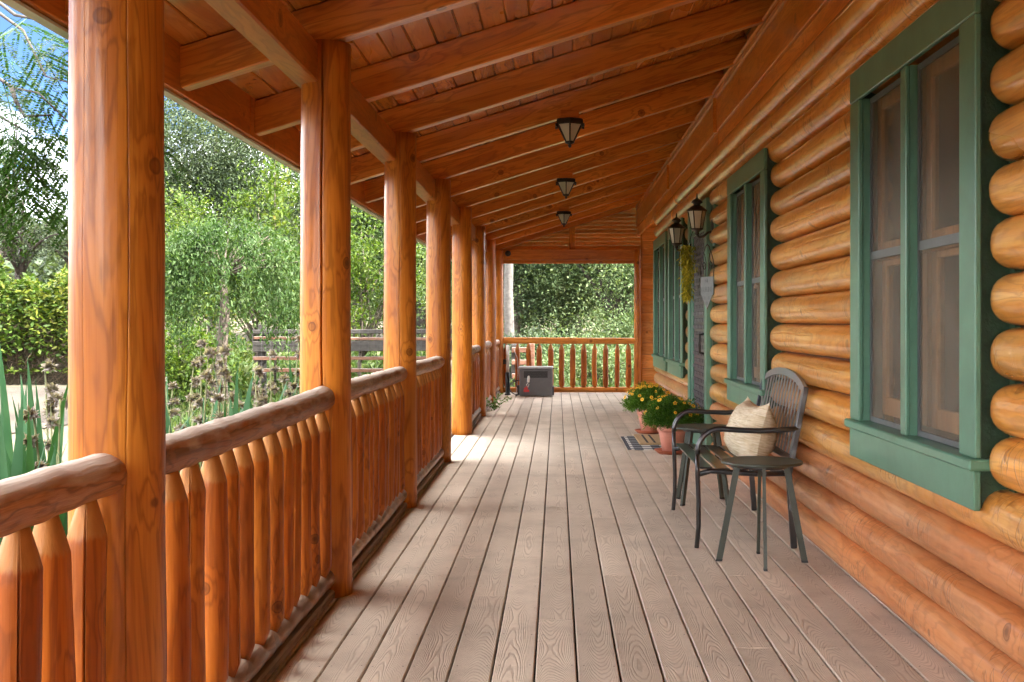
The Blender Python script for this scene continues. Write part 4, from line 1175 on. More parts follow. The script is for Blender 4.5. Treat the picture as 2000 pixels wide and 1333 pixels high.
t = thing('standpipe', 'white pipe with black lower sleeve in the far left corner', 'pipe', (-0.80, 19.1, 0))
m = MB(); m.lathe([(0, 0.36), (0.026, 0.36), (0.026, 0.80), (0.018, 0.81), (0, 0.81)], 14); m.build('pipe', M_WHITE, t)
m = MB(); m.lathe([(0, 0.001), (0.05, 0.001), (0.05, 0.02), (0.04, 0.03), (0.037, 0.03), (0.037, 0.37), (0, 0.37)], 14); m.build('sleeve', M_RUBBER, t)
m = MB(); m.box(-0.075, -0.027, -0.03, 0.03, 0.50, 0.58, 0.008); m.build('clamp', M_RUBBER, t)
cab = MB()
loop = [(-0.76, 19.0, 0.05)] + [(-0.63 + 0.14 * math.cos(a), 18.95 + 0.03 * math.sin(2 * a), 0.13 + 0.115 * math.sin(a)) for a in np.linspace(PI, -PI * 1.4, 26)] + [(-0.6, 18.92, 0.02), (-0.66, 18.7, 0.012), (-0.60, 18.8, 0.05), (-0.60, 18.82, 0.09)]
cab.tube(loop, 0.008, 8)
o = cab.build('power_cable', M_RUBBER); tag(o, 'coiled black cable between the white pipe and the grey box', 'cable')
cab = MB(); cab.tube([(-0.77, 19.08, 0.72), (-0.70, 19.06, 0.74), (-0.64, 19.05, 0.60), (-0.63, 19.05, 0.35), (-0.65, 19.0, 0.12), (-0.66, 18.97, 0.012)], 0.006, 8)
o = cab.build('drain_hose', plain('grey_hose', (0.35, 0.35, 0.34), 0.5)); tag(o, 'thin pale grey hose arching down from the white pipe', 'hose')

# weed growing through the deck edge
M_WEED = leafy('weed_leaves', [(0.0, (0.07, 0.15, 0.03)), (0.5, (0.16, 0.30, 0.07)), (1.0, (0.30, 0.42, 0.16))], 0.35, k=0.9)
rs = np.random.RandomState(5)
t = thing('weed', 'small green weed sprouting at the deck edge by the seventh post', 'plant', (-0.84, 15.75, 0))
st = MB(); Cs = []; Ds = []
for i in range(9):
    a = rs.uniform(0, 6.28); L = rs.uniform(0.12, 0.34); ln = rs.uniform(0.05, 0.22)
    p = [Vector((0, 0, 0.002)) + Vector((math.cos(a) * ln * q * 1.2 + 0.04 * q, math.sin(a) * ln * q, L * (q - 0.35 * q * q))) for q in np.linspace(0, 1, 6)]
    st.tube([tuple(v) for v in p], 0.003, 5)
    for v in p[1:]:
        for _ in range(5): Cs.append(tuple(v)); Ds.append((rs.normal(), rs.normal(), rs.normal() * 0.5))
st.build('stem', M_WEED, t)
Cs = np.array(Cs); Ds = unit(np.array(Ds)); obj('leaves', quad_mesh('leaves', leaf_quads(Cs, Ds, rs.uniform(0.025, 0.055, len(Cs)), rs.uniform(0.014, 0.028, len(Cs)), rs), M_WEED), t)

# ================================================================== THE GARDEN
M_OAK = leafy('live_oak_leaves', [(0.0, (0.022, 0.042, 0.016)), (0.45, (0.065, 0.10, 0.043)), (1.0, (0.17, 0.20, 0.10))], 0.25, 0.6, k=1.25)
M_OAKG = leafy('grey_green_leaves', [(0.0, (0.025, 0.042, 0.022)), (0.45, (0.060, 0.090, 0.050)), (1.0, (0.15, 0.19, 0.11))], 0.25)
M_BRIGHT = leafy('bright_shrub_leaves', [(0.0, (0.018, 0.042, 0.006)), (0.45, (0.065, 0.12, 0.017)), (0.85, (0.16, 0.21, 0.034)), (1.0, (0.27, 0.22, 0.045))], 0.34)
M_WEEP = leafy('weeping_leaves', [(0.0, (0.015, 0.040, 0.009)), (0.5, (0.055, 0.11, 0.030)), (1.0, (0.15, 0.21, 0.085))], 0.34)
M_HEDGE = leafy('vine_hedge_leaves', [(0.0, (0.02, 0.05, 0.006)), (0.45, (0.07, 0.125, 0.02)), (0.9, (0.25, 0.26, 0.05)), (1.0, (0.36, 0.33, 0.13))], 0.32)
M_IRIS = leafy('iris_blades', [(0.0, (0.015, 0.055, 0.025)), (0.5, (0.035, 0.10, 0.045)), (1.0, (0.08, 0.16, 0.075))], 0.22, 0.6, k=0.9)
M_DRY = leafy('dry_flower_heads', [(0.0, (0.10, 0.075, 0.065)), (0.5, (0.25, 0.215, 0.205)), (1.0, (0.40, 0.355, 0.35))], 0.3, k=0.95)
M_MIM = leafy('mimosa_leaflets', [(0.0, (0.015, 0.05, 0.008)), (0.5, (0.035, 0.095, 0.018)), (1.0, (0.09, 0.17, 0.045))], 0.3)
M_TWIG = leafy('dry_twigs', [(0.0, (0.06, 0.04, 0.028)), (1.0, (0.20, 0.14, 0.10))], 0.1)
M_GRASS = leafy('ground_plants', [(0.0, (0.025, 0.055, 0.012)), (0.5, (0.07, 0.12, 0.03)), (1.0, (0.18, 0.19, 0.08))], 0.3)

def crown_points(rs, n, rx, ry, rz, shell=0.45, flat=-0.7):
    u = unit(rs.normal(size=(n * 3, 3)))
    u = u[u[:, 2] > flat][:n]
    n = len(u)
    lump = 1 + 0.20 * np.sin(3.1 * u[:, 0] + 2.0 * u[:, 2] + rs.uniform(0, 6)) + 0.16 * np.cos(4.3 * u[:, 1] - 3 * u[:, 2] + rs.uniform(0, 6))
    r = rs.rand(n) ** shell
    return u * (r * lump)[:, None] * np.array([rx, ry, rz])

def make_tree(name, label, loc, th, rx, ry, rz, cz, ncl, m, rc, lL, lW, mat, bark, tr, seed, group=None, lean=(0, 0), cat='tree', nlimb=14, droop=0.0, shell=0.45, flat=-0.7):
    """trunk with limbs reaching into clumps of separate leaves"""
    rs = np.random.RandomState(seed); rq = random.Random(seed)
    t = thing(name, label, cat, loc, 0, group)
    P = crown_points(rs, ncl, rx, ry, rz, shell, flat) + np.array([lean[0], lean[1], cz])
    tm = MB()
    fork = max(0.3, min(th, cz - 0.45 * rz))
    base = [(0, 0, -0.3), (0.03 * th, 0.0, 0.25 * fork), (lean[0] * 0.2 - 0.04 * th, 0.02, 0.6 * fork), (lean[0] * 0.4, lean[1] * 0.4, fork)]
    tm.tube(base, [tr * 1.35, tr, tr * 0.9, tr * 0.8], 10)
    tm.tube([base[-1], (lean[0] * 0.7 + rq.uniform(-.2, .2) * rx, lean[1] * 0.7, (fork + cz) / 2), (lean[0], lean[1], cz + rz * 0.7)], [tr * 0.8, tr * 0.5, tr * 0.1], 8)
    for i in range(nlimb):
        p = P[rq.randrange(len(P))]
        s = Vector(base[-1]) * rq.uniform(0.75, 1.0)
        if rq.random() < 0.4: s = Vector((lean[0] * 0.7, lean[1] * 0.7, fork + (cz - fork) * rq.uniform(0.2, 0.9)))
        e = Vector(p); mid = (s + e) / 2 + Vector((rq.uniform(-.1, .1) * rx, rq.uniform(-.1, .1) * ry, 0.15 * rz))
        pts = [tuple(s.lerp(mid, q).lerp(mid.lerp(e, q), q)) for q in np.linspace(0, 1, 6)]
        r0 = tr * rq.uniform(0.3, 0.55)
        tm.tube(pts, [r0 * (1 - 0.85 * q) for q in np.linspace(0, 1, 6)], 6)
    tm.build('trunk', bark, t)
    k = len(P)
    cl = P[:, None, :] + rs.normal(size=(k, m, 3)) * rc * np.array([1, 1, 0.7]) * rs.uniform(0.6, 1.25, (k, 1, 1))
    C = cl.reshape(-1, 3)
    out = C - np.array([lean[0], lean[1], cz - 0.3 * rz])
    D = unit(unit(out) * 0.6 + rs.normal(size=C.shape) * 0.7 + np.array([0, 0, -droop]))
    n = len(C)
    me = quad_mesh('crown', leaf_quads(C, D, lL * rs.uniform(0.6, 1.3, n), lW * rs.uniform(0.6, 1.3, n), rs), mat)
    obj('crown', me, t)
    return t
def copy_tree(src, loc, label, rotz, scale=1.0):
    r = src.copy(); COL.objects.link(r); r.location = loc; r.rotation_euler = (0, 0, rotz); r.scale = (scale,) * 3; r['label'] = label
    for ch in list(src.children):
        c = ch.copy(); COL.objects.link(c); c.parent = r
    return r
def at(px, py_or_none, Y): return (px - 1088) / 2300 * Y
def zat(py, Y): return CAMH - (py - 630) / 2300 * Y
def gz(x, y): return ground_h(x, y)

# ---- oaks seen through the far end of the porch
G = 'live oaks past the far end of the porch'
def place(px, Y): x = at(px, None, Y); return (x, Y, gz(x, Y))
oakA = make_tree('oak_tree', 'dense live oak filling the middle of the far porch opening', place(1105, 33), 2.2, 3.4, 2.6, 3.0, 3.3, 170, 380, 0.40, 0.10, 0.055, M_OAK, M_BARKD, 0.22, 31, G, nlimb=22, flat=-0.95)
oakB = make_tree('oak_tree', 'dark trunked live oak at the right of the far porch opening', place(1205, 29), 1.5, 2.6, 2.2, 2.6, 2.9, 120, 340, 0.36, 0.09, 0.05, M_OAK, M_BARKD, 0.25, 32, G, nlimb=18, flat=-0.6)
oakC = make_tree('oak_tree', 'pale sunlit grey green oak at the left of the far porch opening', place(1015, 30), 2.2, 1.5, 1.6, 1.9, 2.9, 80, 330, 0.34, 0.085, 0.042, M_OAKG, M_BARK, 0.12, 33, G, nlimb=16, flat=-0.8)
copy_tree(oakA, place(1270, 42), 'live oak farther back behind the right of the far opening', 2.1, 1.3)
copy_tree(oakA, place(1010, 46), 'live oak farther back behind the left of the far opening', 4.0, 1.3)
copy_tree(oakA, place(1120, 52), 'farthest live oak seen over the middle of the end railing', 1.0, 1.5)
# pale bare trunk by the corner post
Yt = 27.0; X = at(993, None, Yt)
t = thing('pale_tree', 'smooth pale grey trunk beside the far corner post', 'tree', (X, Yt, gz(X, Yt)))
m = MB(); m.tube([(0.06, 0, -0.2), (0.03, 0, 1.0), (0.0, 0, 2.2), (0.04, 0, 4.0), (0.1, 0.2, 6.5)], [0.15, 0.115, 0.105, 0.095, 0.06], 12); m.tube([(0.04, 0, 3.6), (-0.5, 0.2, 4.8), (-1.4, 0.3, 5.8)], [0.1, 0.08, 0.03], 8); m.build('trunk', M_BARKP, t)
rs = np.random.RandomState(77)
C = np.concatenate([rs.normal(size=(5000, 3)) * np.array([1.3, 1.2, 0.8]) + np.array([0, 0, 6.8]), rs.normal(size=(1500, 3)) * 0.5 + np.array([-1.4, 0.3, 5.9])])
obj('crown', quad_mesh('crown', leaf_quads(C, unit(rs.normal(size=C.shape)), 0.12, 0.06, rs), M_OAKG), t)

# ---- understory bushes closing the view under the crowns
Gb = 'bushes beyond the fence'
def bush(px, Y, w, h, mat, seed, label, name='shrub', lL=0.075, lW=0.04, m=240, ncl=50, flat=-0.5, group=Gb):
    x = at(px, None, Y)
    return make_tree(name, label, (x, Y, gz(x, Y)), h * 0.3, w, w * 0.8, h * 0.55, h * 0.5, ncl, m, 0.16 * max(w, h), lL, lW, mat, M_BARK, 0.04 + 0.012 * h, seed, group, cat='shrub', nlimb=8, flat=flat)
bush(1060, 25.5, 1.3, 1.1, M_OAKG, 51, 'pale green bush seen between balusters left of centre in the end railing')
bush(1165, 24.5, 1.4, 1.0, M_OAK, 52, 'pale green bush seen between balusters at the right of the end railing')
bush(1240, 27, 1.6, 1.9, M_OAK, 53, 'dark bush behind the right end of the end railing')
bush(985, 36, 2.5, 3.0, M_OAK, 54, 'dark green bush behind the far corner post', m=200)

# ---- trees and shrubs left of the porch
oakD = make_tree('oak_tree', 'tall dark grey green oak rising behind the bright shrubs', (at(420, 0, 40), 40, gz(at(420, 0, 40), 40)), 2.6, 3.6, 3.0, 3.7, 6.0, 220, 260, 0.48, 0.12, 0.06, M_OAKG, M_BARKD, 0.28, 35, None, nlimb=26, shell=0.5)
copy_tree(oakD, (at(700, 0, 46), 46, gz(at(700, 0, 46), 46)), 'dark oak seen between the second and third posts', 2.2, 1.05)
copy_tree(oakA, (at(560, 0, 50), 50, gz(at(560, 0, 50), 50)), 'broad oak behind the second post', 0.6, 1.2)
copy_tree(oakA, (at(820, 0, 44), 44, gz(at(820, 0, 44), 44)), 'oak seen through the slot between the third and fourth posts', 3.3, 1.1)
copy_tree(oakA, (at(300, 0, 56), 56, gz(at(300, 0, 56), 56)), 'distant oak just right of the nearest post', 5.1, 1.2)
# open, sparse oaks at the far left
spA = make_tree('oak_tree', 'sparse oak with a leaning dark trunk above the hedge at far left', (at(55, 0, 42), 42, gz(at(55, 0, 42), 42)), 3.0, 2.9, 2.6, 2.9, 4.4, 70, 120, 0.40, 0.13, 0.07, M_OAKG, M_BARKD, 0.20, 36, None, lean=(-0.8, 0), nlimb=30, shell=0.6)
spB = make_tree('oak_tree', 'slender sparse oak at the far left edge, taller than its neighbours', (at(5, 0, 48), 48, gz(at(5, 0, 48), 48)), 4.0, 2.2, 2.0, 3.6, 5.8, 40, 100, 0.42, 0.13, 0.07, M_OAKG, M_BARKD, 0.16, 37, None, nlimb=30, shell=0.6)
copy_tree(spA, (at(150, 0, 47), 47, gz(at(150, 0, 47), 47)), 'sparse oak partly hidden by the left edge of the nearest post', 2.4, 1.0)
# bright shrubs behind the weeping tree
make_tree('crape_myrtle', 'tall bright yellow green shrub behind the weeping tree', (at(505, 0, 22), 22, GZ), 1.2, 1.55, 1.3, 1.75, 2.45, 95, 170, 0.24, 0.085, 0.04, M_BRIGHT, M_BARK, 0.05, 61, None, cat='shrub', nlimb=30, flat=-0.9)
make_tree('crape_myrtle', 'bright yellow green shrub between the second and third posts', (at(705, 0, 20.5), 20.5, GZ), 1.0, 0.95, 0.9, 1.45, 2.05, 60, 150, 0.20, 0.075, 0.036, M_BRIGHT, M_BARK, 0.04, 62, None, cat='shrub', nlimb=24, flat=-0.8)
make_tree('crape_myrtle', 'bright shrub top peeking out left of the weeping tree', (at(360, 0, 23), 23, GZ), 1.0, 1.1, 1.0, 1.35, 2.3, 60, 150, 0.22, 0.085, 0.04, M_BRIGHT, M_BARK, 0.04, 63, None, cat='shrub', nlimb=24, flat=-0.9)
make_tree('garden_shrub', 'low reddish green shrub below the weeping tree', (at(350, 0, 19.5), 19.5, GZ), 0.5, 1.0, 0.8, 0.7, 0.75, 40, 130, 0.2, 0.08, 0.045, M_BRIGHT, M_BARK, 0.03, 64, None, cat='shrub', nlimb=10)
# long upright sprig
t = thing('tall_sprig', 'thin upright sprig of yellow green leaves against the dark oak', 'plant', (at(537, 0, 21), 21, GZ))
m = MB(); m.tube([(0, 0, 0), (0.03, 0, 2.0), (0, 0, 3.4), (0.0, 0, zat(300, 21) - GZ)], [0.03, 0.022, 0.012, 0.004], 6); m.build('stem', M_BARK, t)
rs = np.random.RandomState(8); tq = rs.rand(420)
zz = 2.6 + tq * (zat(300, 21) - GZ - 2.6)
C = np.stack([rs.normal(size=420) * 0.10, rs.normal(size=420) * 0.10, zz], 1)
obj('leaves', quad_mesh('leaves', leaf_quads(C, unit(rs.normal(size=C.shape) + np.array([0, 0, 0.3])), 0.12, 0.05, rs), M_BRIGHT), t)

# ---- weeping tree: hanging strands of small leaves over a thin trunk
def weeping(loc, seed, label):
    rs = np.random.RandomState(seed); rq = random.Random(seed)
    t = thing('weeping_tree', label, 'tree', loc)
    H = zat(405, loc[1]) - loc[2]
    tm = MB(); tm.tube([(0, 0, -0.1), (-0.03, 0, 0.8), (0.03, 0, 1.6), (0.0, 0, H - 0.85)], [0.10, 0.085, 0.07, 0.04], 9)
    Cs = []; Ds = []
    cen = [(rs.uniform(0, 2 * PI), rs.rand() ** 0.5 * 1.2) for _ in range(85)]
    for i in range(600):
        ca, cr_ = cen[i % 85]
        a = ca + rs.normal() * 0.06 / (0.3 + cr_); rr = max(0.02, cr_ + rs.normal() * 0.05)
        top = Vector((0.05 + rr * math.cos(a) * 1.02, rr * math.sin(a) * 0.9, H - 0.08 - 0.42 * rr ** 2 - rs.rand() * 0.12))
        L = rs.uniform(0.45, 1.35) * (0.55 + 0.5 * rr)
        L = min(L, top.z - 0.75)
        if i < 40:
            tm.tube([(0, 0, H - 1.0), tuple(Vector((0, 0, H - 0.8)).lerp(top, 0.5) - Vector((0, 0, 0.12))), tuple(top - Vector((0, 0, 0.15)))], [0.025, 0.014, 0.006], 5)
        k = int(L * 42)
        q = rs.rand(k)
        sw = rs.normal(size=2) * 0.14
        pts = np.stack([top.x + math.cos(a) * 0.12 * q + sw[0] * q, top.y + math.sin(a) * 0.12 * q + sw[1] * q, top.z - L * q], 1) + rs.normal(size=(k, 3)) * 0.04
        Cs.append(pts); d = rs.normal(size=(k, 3)) * 0.55 + np.array([0, 0, -0.75]); Ds.append(d)
    C = np.concatenate(Cs); D = unit(np.concatenate(Ds)); n = len(C)
    tm.build('trunk', M_BARK, t)
    obj('crown', quad_mesh('crown', leaf_quads(C, D, rs.uniform(0.05, 0.10, n), rs.uniform(0.018, 0.032, n), rs), M_WEEP), t)
weeping((at(435, 0, 17.0), 17.0, GZ), 3, 'weeping tree with hanging pale green strands in the garden')

# ---- hedge of vines at far left
rs = np.random.RandomState(15)
hx0, hx1, hy = -19.0, -10.4, 28.5
t = thing('vine_hedge', 'thick yellow green vine hedge with brown twigs below at far left', 'hedge', ((hx0 + hx1) / 2, hy, gz(-12.5, hy)))
n = 26000
u = rs.rand(n); ang = rs.uniform(-0.15, PI * 0.95, n)
hh = 2.55 + 0.22 * np.sin(u * 23) + 0.15 * np.sin(u * 51 + 1)
rr_ = 0.82 + 0.22 * rs.rand(n) + 0.08 * np.sin(u * 70 + ang * 5)
X = (u - 0.5) * (hx1 - hx0); Yv = -1.15 * np.cos(ang) * rr_; Z = 0.35 + np.maximum(0, np.sin(ang)) ** 0.75 * (hh - 0.35) * rr_
keep = (Z > 0.75) | (rs.rand(n) < 0.35)
C = np.stack([X, Yv, Z], 1)[keep]
D = unit(np.stack([rs.normal(size=len(C)), rs.normal(size=len(C)) - 0.5, rs.normal(size=len(C)) * 0.6 - 0.1], 1)); n = len(C)
obj('leaves', quad_mesh('leaves', leaf_quads(C, D, rs.uniform(0.09, 0.2, n), rs.uniform(0.05, 0.11, n), rs), M_HEDGE), t)
n = 9000
u = rs.rand(n); C = np.stack([(u - 0.5) * (hx1 - hx0), -rs.rand(n) * 1.15 + 0.1, rs.rand(n) ** 1.2 * 1.25], 1)
D = unit(np.stack([rs.normal(size=n), rs.normal(size=n) * 0.4 - 0.2, rs.normal(size=n)], 1))
obj('twigs', quad_mesh('twigs', leaf_quads(C, D, rs.uniform(0.2, 0.5, n), rs.uniform(0.012, 0.025, n), rs), M_TWIG), t, kind='stuff')
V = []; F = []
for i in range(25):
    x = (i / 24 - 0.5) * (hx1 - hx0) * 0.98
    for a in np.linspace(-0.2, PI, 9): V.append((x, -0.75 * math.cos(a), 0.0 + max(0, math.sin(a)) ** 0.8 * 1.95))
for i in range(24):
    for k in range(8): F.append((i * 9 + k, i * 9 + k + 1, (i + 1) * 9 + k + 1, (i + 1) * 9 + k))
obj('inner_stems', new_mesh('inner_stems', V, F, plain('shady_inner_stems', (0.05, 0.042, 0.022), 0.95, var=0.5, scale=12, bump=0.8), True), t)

# ---- fences
def fence(x0, x1, Y, label, rails, posts, zoff=0.0, cat='fence', wire=True):
    t = thing('ranch_fence', label, cat, ((x0 + x1) / 2, Y, GZ + zoff))
    w = (x1 - x0) / 2
    for (z, h, mat) in rails:
        m = MB(); m.box(-w, w, -0.03, 0.03, z - h / 2, z + h / 2, 0.008); m.build('rail', mat, t, rot=(0, random.Random(int(z * 100)).uniform(-0.008, 0.008), 0))
    for k in range(posts):
        x = -w + 2 * w * (k + 0.1) / max(1, posts - 0.8)
        m = MB(); m.box(x - 0.06, x + 0.06, 0.032, 0.15, -0.1, max(r[0] for r in rails) + 0.12, 0.01); m.build('fence_post', M_FENCED, t)
    if wire:
        m = MB()
        for k in range(7): m.tube([(-w, -0.036, 0.15 + 0.19 * k), (w, -0.036, 0.15 + 0.19 * k)], 0.0025, 4)
        for k in range(int(w * 14)): m.tube([(-w + k / 7.0, -0.04, 0.1), (-w + k / 7.0, -0.04, 1.35)], 0.002, 4)
        m.build('wire_mesh', M_WIRE, t, kind='stuff')
Yf = 19.0
fence(at(495, 0, Yf), at(960, 0, Yf), Yf, 'dark timber garden fence with wire mesh behind the second to fourth posts',
      [(zat(648, Yf) - GZ, 0.07, M_FENCED), (zat(676, Yf) - GZ, 0.17, M_FENCED), (zat(662, Yf) - GZ, 0.05, M_FENCE), (zat(700, Yf) - GZ, 0.06, M_FENCE), (zat(724, Yf) - GZ, 0.06, M_FENCE)], 4)
fence(at(1000, 0, 23.2), at(1044, 0, 23.2), 23.2, 'short pink brown fence panel seen between the left balusters of the end railing',
      [(zat(684, 23.2) - GZ, 0.1, M_FENCE), (zat(708, 23.2) - GZ, 0.1, M_FENCE), (zat(735, 23.2) - GZ, 0.1, M_FENCE)], 1, wire=False)
m = MB(); m.box(-0.06, 0.06, -0.06, 0.06, 0, 1.05, 0.01); o = m.build('fence_post', M_FENCE, None, (at(1038, 0, 23.0), 23.0, GZ)); tag(o, 'square pale fence post behind the grey box', 'post')

# ---- iris clumps beside the porch with dried seed heads
def blade(seed, L):
    r = random.Random(seed)
    w = r.uniform(0.020, 0.032); bend = r.uniform(0.02, 0.35); V = []; F = []
    for i, q in enumerate(np.linspace(0, 1, 10)):
        ww = w * (1 - q ** 2.4) * (0.75 + 0.5 * q)
        x = bend * q ** 2.2 * L * 0.6; z = L * (q - 0.12 * bend * q ** 3)
        V += [(x, -ww, z), (x - 0.008 * (1 - q), 0, z), (x, ww, z)]
    for i in range(9):
        for k in range(2): F.append((i * 3 + k, i * 3 + k + 1, i * 3 + 4 + k, i * 3 + 3 + k))
    return new_mesh('leaf', V, F, M_IRIS, True)
blades = [blade(i, [0.7, 0.8, 0.9, 1.0][i % 4]) for i in range(12)]
def stalk_meshes(seed):
    r = random.Random(seed); rs = np.random.RandomState(seed)
    H = r.uniform(0.95, 1.25); m = MB()
    top = (r.uniform(-.06, .06), r.uniform(-.06, .06), H)
    m.tube([(0, 0, 0), (top[0] * 0.3, top[1] * 0.3, H * 0.5), top], [0.006, 0.005, 0.004], 6)
    heads = []
    for hd in range(r.choice([1, 2, 3])):
        k = 80
        d = unit(rs.normal(size=(k, 3)) * np.array([1, 1, 0.8]) + np.array([0, 0, 0.35]))
        me = quad_mesh('dry_head', leaf_quads(d * 0.004, d, rs.uniform(0.02, 0.045, k), rs.uniform(0.010, 0.022, k), rs), M_DRY)
        heads.append((me, (top[0] + r.uniform(-.03, .03), top[1] + r.uniform(-.03, .03), H - 0.11 * hd)))
    return m.mesh('flower_stalk', M_DRYST), heads
M_DRYST = plain('dry_stalk', (0.13, 0.14, 0.06), 0.8, var=0.4, scale=20)
stalks = [stalk_meshes(400 + i) for i in range(6)]
clumps = [  # picture column, depth, label, blades, stalks
    (15, 4.7, 'iris clump nearest the camera, at the left border above the handrail', 11, 0), (85, 5.0, 'tall iris clump between the left border and the nearest post', 12, 1),
    (118, 5.5, 'iris clump hugging the left edge of the nearest post', 9, 2), (45, 6.2, 'iris clump behind the near ones at the left border', 7, 3),
    (365, 5.6, 'iris clump just right of the nearest post', 10, 1), (415, 6.3, 'iris clump with upright blades above the middle of the second railing bay', 11, 3),
    (455, 7.2, 'iris clump with many dry heads below the weeping trunk', 7, 6), (505, 6.7, 'iris clump left of the cracked post', 10, 3),
    (350, 7.4, 'iris clump with pale dry heads beside the nearest post', 6, 6), (545, 7.9, 'iris clump with dry heads by the cracked post', 8, 5), (400, 8.6, 'farther iris clump mostly gone to dry heads', 5, 7),
    (500, 9.0, 'farther iris clump in front of the fence end', 6, 5), (565, 9.4, 'farthest iris clump beside the cracked post', 8, 4), (330, 9.6, 'iris clump with tall dry stalks farther behind the nearest post', 4, 6),
    (705, 12.5, 'low iris clump seen between the second and third posts', 9, 0)]
ri = random.Random(31)
for (px, Y, lab, nb, nsk) in clumps:
    x = at(px, 0, Y)
    t = thing('iris_clump', lab, 'iris', (x, Y, GZ), 0, 'iris clumps along the porch')
    sc_ = 1.2 if Y < 12 else 0.6
    for k in range(int(nb * 1.7)):
        a = ri.uniform(0, 2 * PI); d = ri.uniform(0, 0.3)
        o = obj('leaf', ri.choice(blades), t, (d * math.cos(a), d * math.sin(a), 0), (ri.uniform(-0.1, 0.1), ri.uniform(-0.05, 0.3), a + ri.uniform(-0.5, 0.5)))
        s_ = sc_ * ri.uniform(0.85, 1.2); o.scale = (s_, s_, s_)
    for k in range((nsk * 3 + 3) // 4):
        a = ri.uniform(0, 2 * PI); d = ri.uniform(0.02, 0.35)
        sm_, hm_ = ri.choice(stalks)
        s = obj('flower_stalk', sm_, t, (d * math.cos(a), d * math.sin(a), 0), (ri.uniform(-0.08, 0.08), ri.uniform(-0.08, 0.08), a))
        s.scale = (1.1, 1.1, ri.uniform(0.85, 1.15))
        for (h_, l_) in hm_: obj('dry_head', h_, s, l_)

# ---- low growth on the garden floor
rs = np.random.RandomState(44)
n = 52000
Yv = np.where(rs.rand(n) < 0.6, rs.uniform(7, 22, n), rs.uniform(19, 42, n)); X = -(rs.uniform(0.10, 0.36, n)) * Yv
keep = X < -1.5
X, Yv = X[keep], Yv[keep]; n = len(X)
patch = np.sin(X * 2.1 + 1) * np.cos(Yv * 1.3) + 0.6 * np.sin(X * 5 + Yv * 3)
h = np.clip(0.16 + 0.16 * patch, 0.05, 0.5)
far_ = Yv > 19
h = np.where(far_, h * 2.2, h)
C = np.stack([X, Yv, GZ + 0.045 * np.maximum(0, np.hypot(X, Yv) - 34) + rs.rand(n) * h], 1)
D = unit(np.stack([rs.normal(size=n) * 0.7, rs.normal(size=n) * 0.7, rs.rand(n) * 1.4], 1))
o = obj('ground_cover', quad_mesh('ground_cover', leaf_quads(C, D, rs.uniform(0.06, 0.2, n) * np.where(far_, 1.5, 1.0), rs.uniform(0.01, 0.04, n) * np.where(far_, 2.2, 1.0), rs), M_GRASS))
tag(o, 'low weeds and grass covering the garden bed', 'ground cover', kind='stuff')
n = 16000
Yv = rs.uniform(20.6, 40, n); X = rs.uniform(-0.07, 0.09, n) * Yv
C = np.stack([X, Yv, GZ + rs.rand(n) ** 2 * 0.35], 1); D = unit(np.stack([rs.normal(size=n) * 0.8, rs.normal(size=n) * 0.7, rs.rand(n) * 1.2], 1))
o = obj('undergrowth', quad_mesh('undergrowth', leaf_quads(C, D, rs.uniform(0.05, 0.15, n), rs.uniform(0.015, 0.04, n), rs), M_GRASS)); tag(o, 'low leafy undergrowth beyond the end railing', 'undergrowth', kind='stuff')

# ---- far wooded slope
rs = np.random.RandomState(46)
n = 42000
A = rs.uniform(R(-40), R(16), n); Rr = rs.uniform(75, 130, n)
X = np.sin(A) * Rr; Yv = np.cos(A) * Rr
cell = np.sin(X * 0.23) * np.cos(Yv * 0.19) + 0.5 * np.sin(X * 0.6 + 2) * np.sin(Yv * 0.5)
H = 4.5 + 1.8 * cell
C = np.stack([X, Yv, GZ + 0.045 * (Rr - 34) + rs.rand(n) ** 0.6 * H], 1)
o = obj('far_woods', quad_mesh('far_woods', leaf_quads(C, unit(rs.normal(size=C.shape)), rs.uniform(0.5, 1.1, n), rs.uniform(0.3, 0.7, n), rs), M_OAKG)); tag(o, 'distant wooded slope behind the garden trees', 'woods', kind='stuff')

# ---- mimosa branches hanging in from the upper left, outside the eave
def frond(seed):
    r = random.Random(seed); rs = np.random.RandomState(seed)
    L = r.uniform(0.24, 0.32); Q = []
    npn = r.randint(4, 6)
    def arcp(q): return np.array([L * q, 0, -0.25 * L * q * q])
    C = []; D = []; Ls = []; Ws = []
    for i in range(npn):
        q = 0.25 + 0.75 * i / (npn - 1)
        for s in (-1, 1):
            base = arcp(q); pl = 0.15 * (1 - 0.35 * abs(q - 0.55))
            dr = unit(np.array([0.55, s * 0.85, -0.25 - 0.3 * r.random()]))
            nl = 20
            for k in range(nl):
                c = base + dr * pl * (k + 1) / nl + np.array([0, 0, -0.03 * (k / nl) ** 2])
                sd = unit(np.cross(dr, np.array([0, 0, 1])))
                for e in (-1, 1):
                    C.append(c); D.append(unit(dr * 0.55 + sd * e)); Ls.append(0.0155 * (1 - 0.4 * abs(k / nl - 0.5))); Ws.append(0.0044)
    C = np.array(C); D = np.array(D); Ls = np.array(Ls)[:, None]; Ws = np.array(Ws)[:, None]
    up = np.array([0, 0, 1.0]) + rs.normal(size=C.shape) * 0.25
    Sd = unit(np.cross(D, up)); mid = C + D * Ls * 0.5
    quads = np.stack([C, mid - Sd * Ws, C + D * Ls, mid + Sd * Ws], 1)
    st = []
    pp = [arcp(q) for q in np.linspace(0, 1, 7)]
    for a, b in zip(pp[:-1], pp[1:]):
        w = np.array([0, 0.0018, 0]); st.append([a - w, b - w, b + w, a + w])
    return quad_mesh('frond', np.concatenate([quads, np.array(st)]), M_MIM)
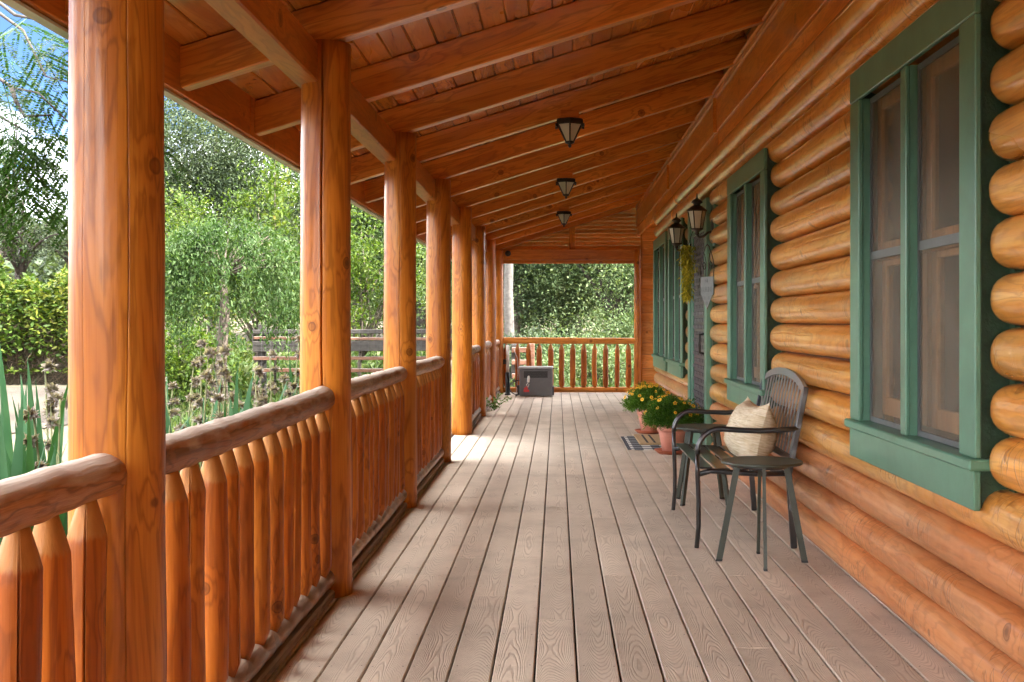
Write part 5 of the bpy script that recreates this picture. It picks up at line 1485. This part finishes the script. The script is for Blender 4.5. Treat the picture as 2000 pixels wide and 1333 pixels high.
fronds = [frond(500 + i) for i in range(5)]
BY = 6.0
t = thing('mimosa_tree', 'mimosa branches with feathery leaves hanging in at the upper left', 'tree', (-4.4, 5.2, GZ))
tb = Vector((-4.4, 5.2, GZ))
def rel(px, py, Y): return Vector((at(px, 0, Y), Y, zat(py, Y))) - tb
tm = MB(); tm.tube([(0, 0, -0.1), (0.1, 0, 1.2), (0.3, -0.1, 1.9), (0.6, -0.15, 2.5), (0.9, -0.2, 3.4)], [0.16, 0.13, 0.11, 0.09, 0.05], 10)
br = [[Vector((0.3, -0.1, 1.9)), rel(-120, 60, 4.55), rel(-10, 20, 4.5), rel(45, 60, 4.4), rel(90, 150, 4.35), rel(150, 165, 4.3)],
      [Vector((0.3, -0.1, 1.9)), rel(-120, 110, 4.55), rel(0, 155, 4.5), rel(25, 172, 4.4), rel(75, 182, 4.35), rel(135, 240, 4.3)],
      [rel(22, 170, 4.4), rel(32, 200, 4.37), rel(48, 228, 4.35), rel(100, 225, 4.33)],
      [Vector((0.6, -0.15, 2.5)), rel(-60, -40, 4.45), rel(30, 30, 4.3), rel(80, 40, 4.2), rel(130, 50, 4.15)],
      [Vector((0.3, -0.1, 1.9)), rel(-130, 240, 4.6), rel(-20, 215, 4.45), rel(20, 240, 4.4), rel(60, 262, 4.35)]]
rm = random.Random(71)
for b in br:
    r0 = 0.011 if b[0].length < 4 else 0.008
    tm.tube([tuple(p) for p in b], [max(0.003, r0 * (1 - i / len(b))) for i in range(len(b))], 6)
tm.build('trunk', M_BARKD, t)
for b in br:
    for i in range(1, len(b) - 1 + 1):
        p0, p1 = b[i - 1], b[i]
        nfr = (2 if i % 2 else 1) if i > 1 else 0
        for k in range(nfr):
            q = rm.random() if i > 1 else rm.uniform(0.7, 1)
            p = p0.lerp(p1, q)
            o = obj('frond', rm.choice(fronds), t, tuple(p), (rm.uniform(-0.4, 0.4), rm.uniform(0.0, 1.0), rm.uniform(0, 2 * PI)))
            s_ = rm.uniform(1.2, 1.7); o.scale = (s_, s_, s_)
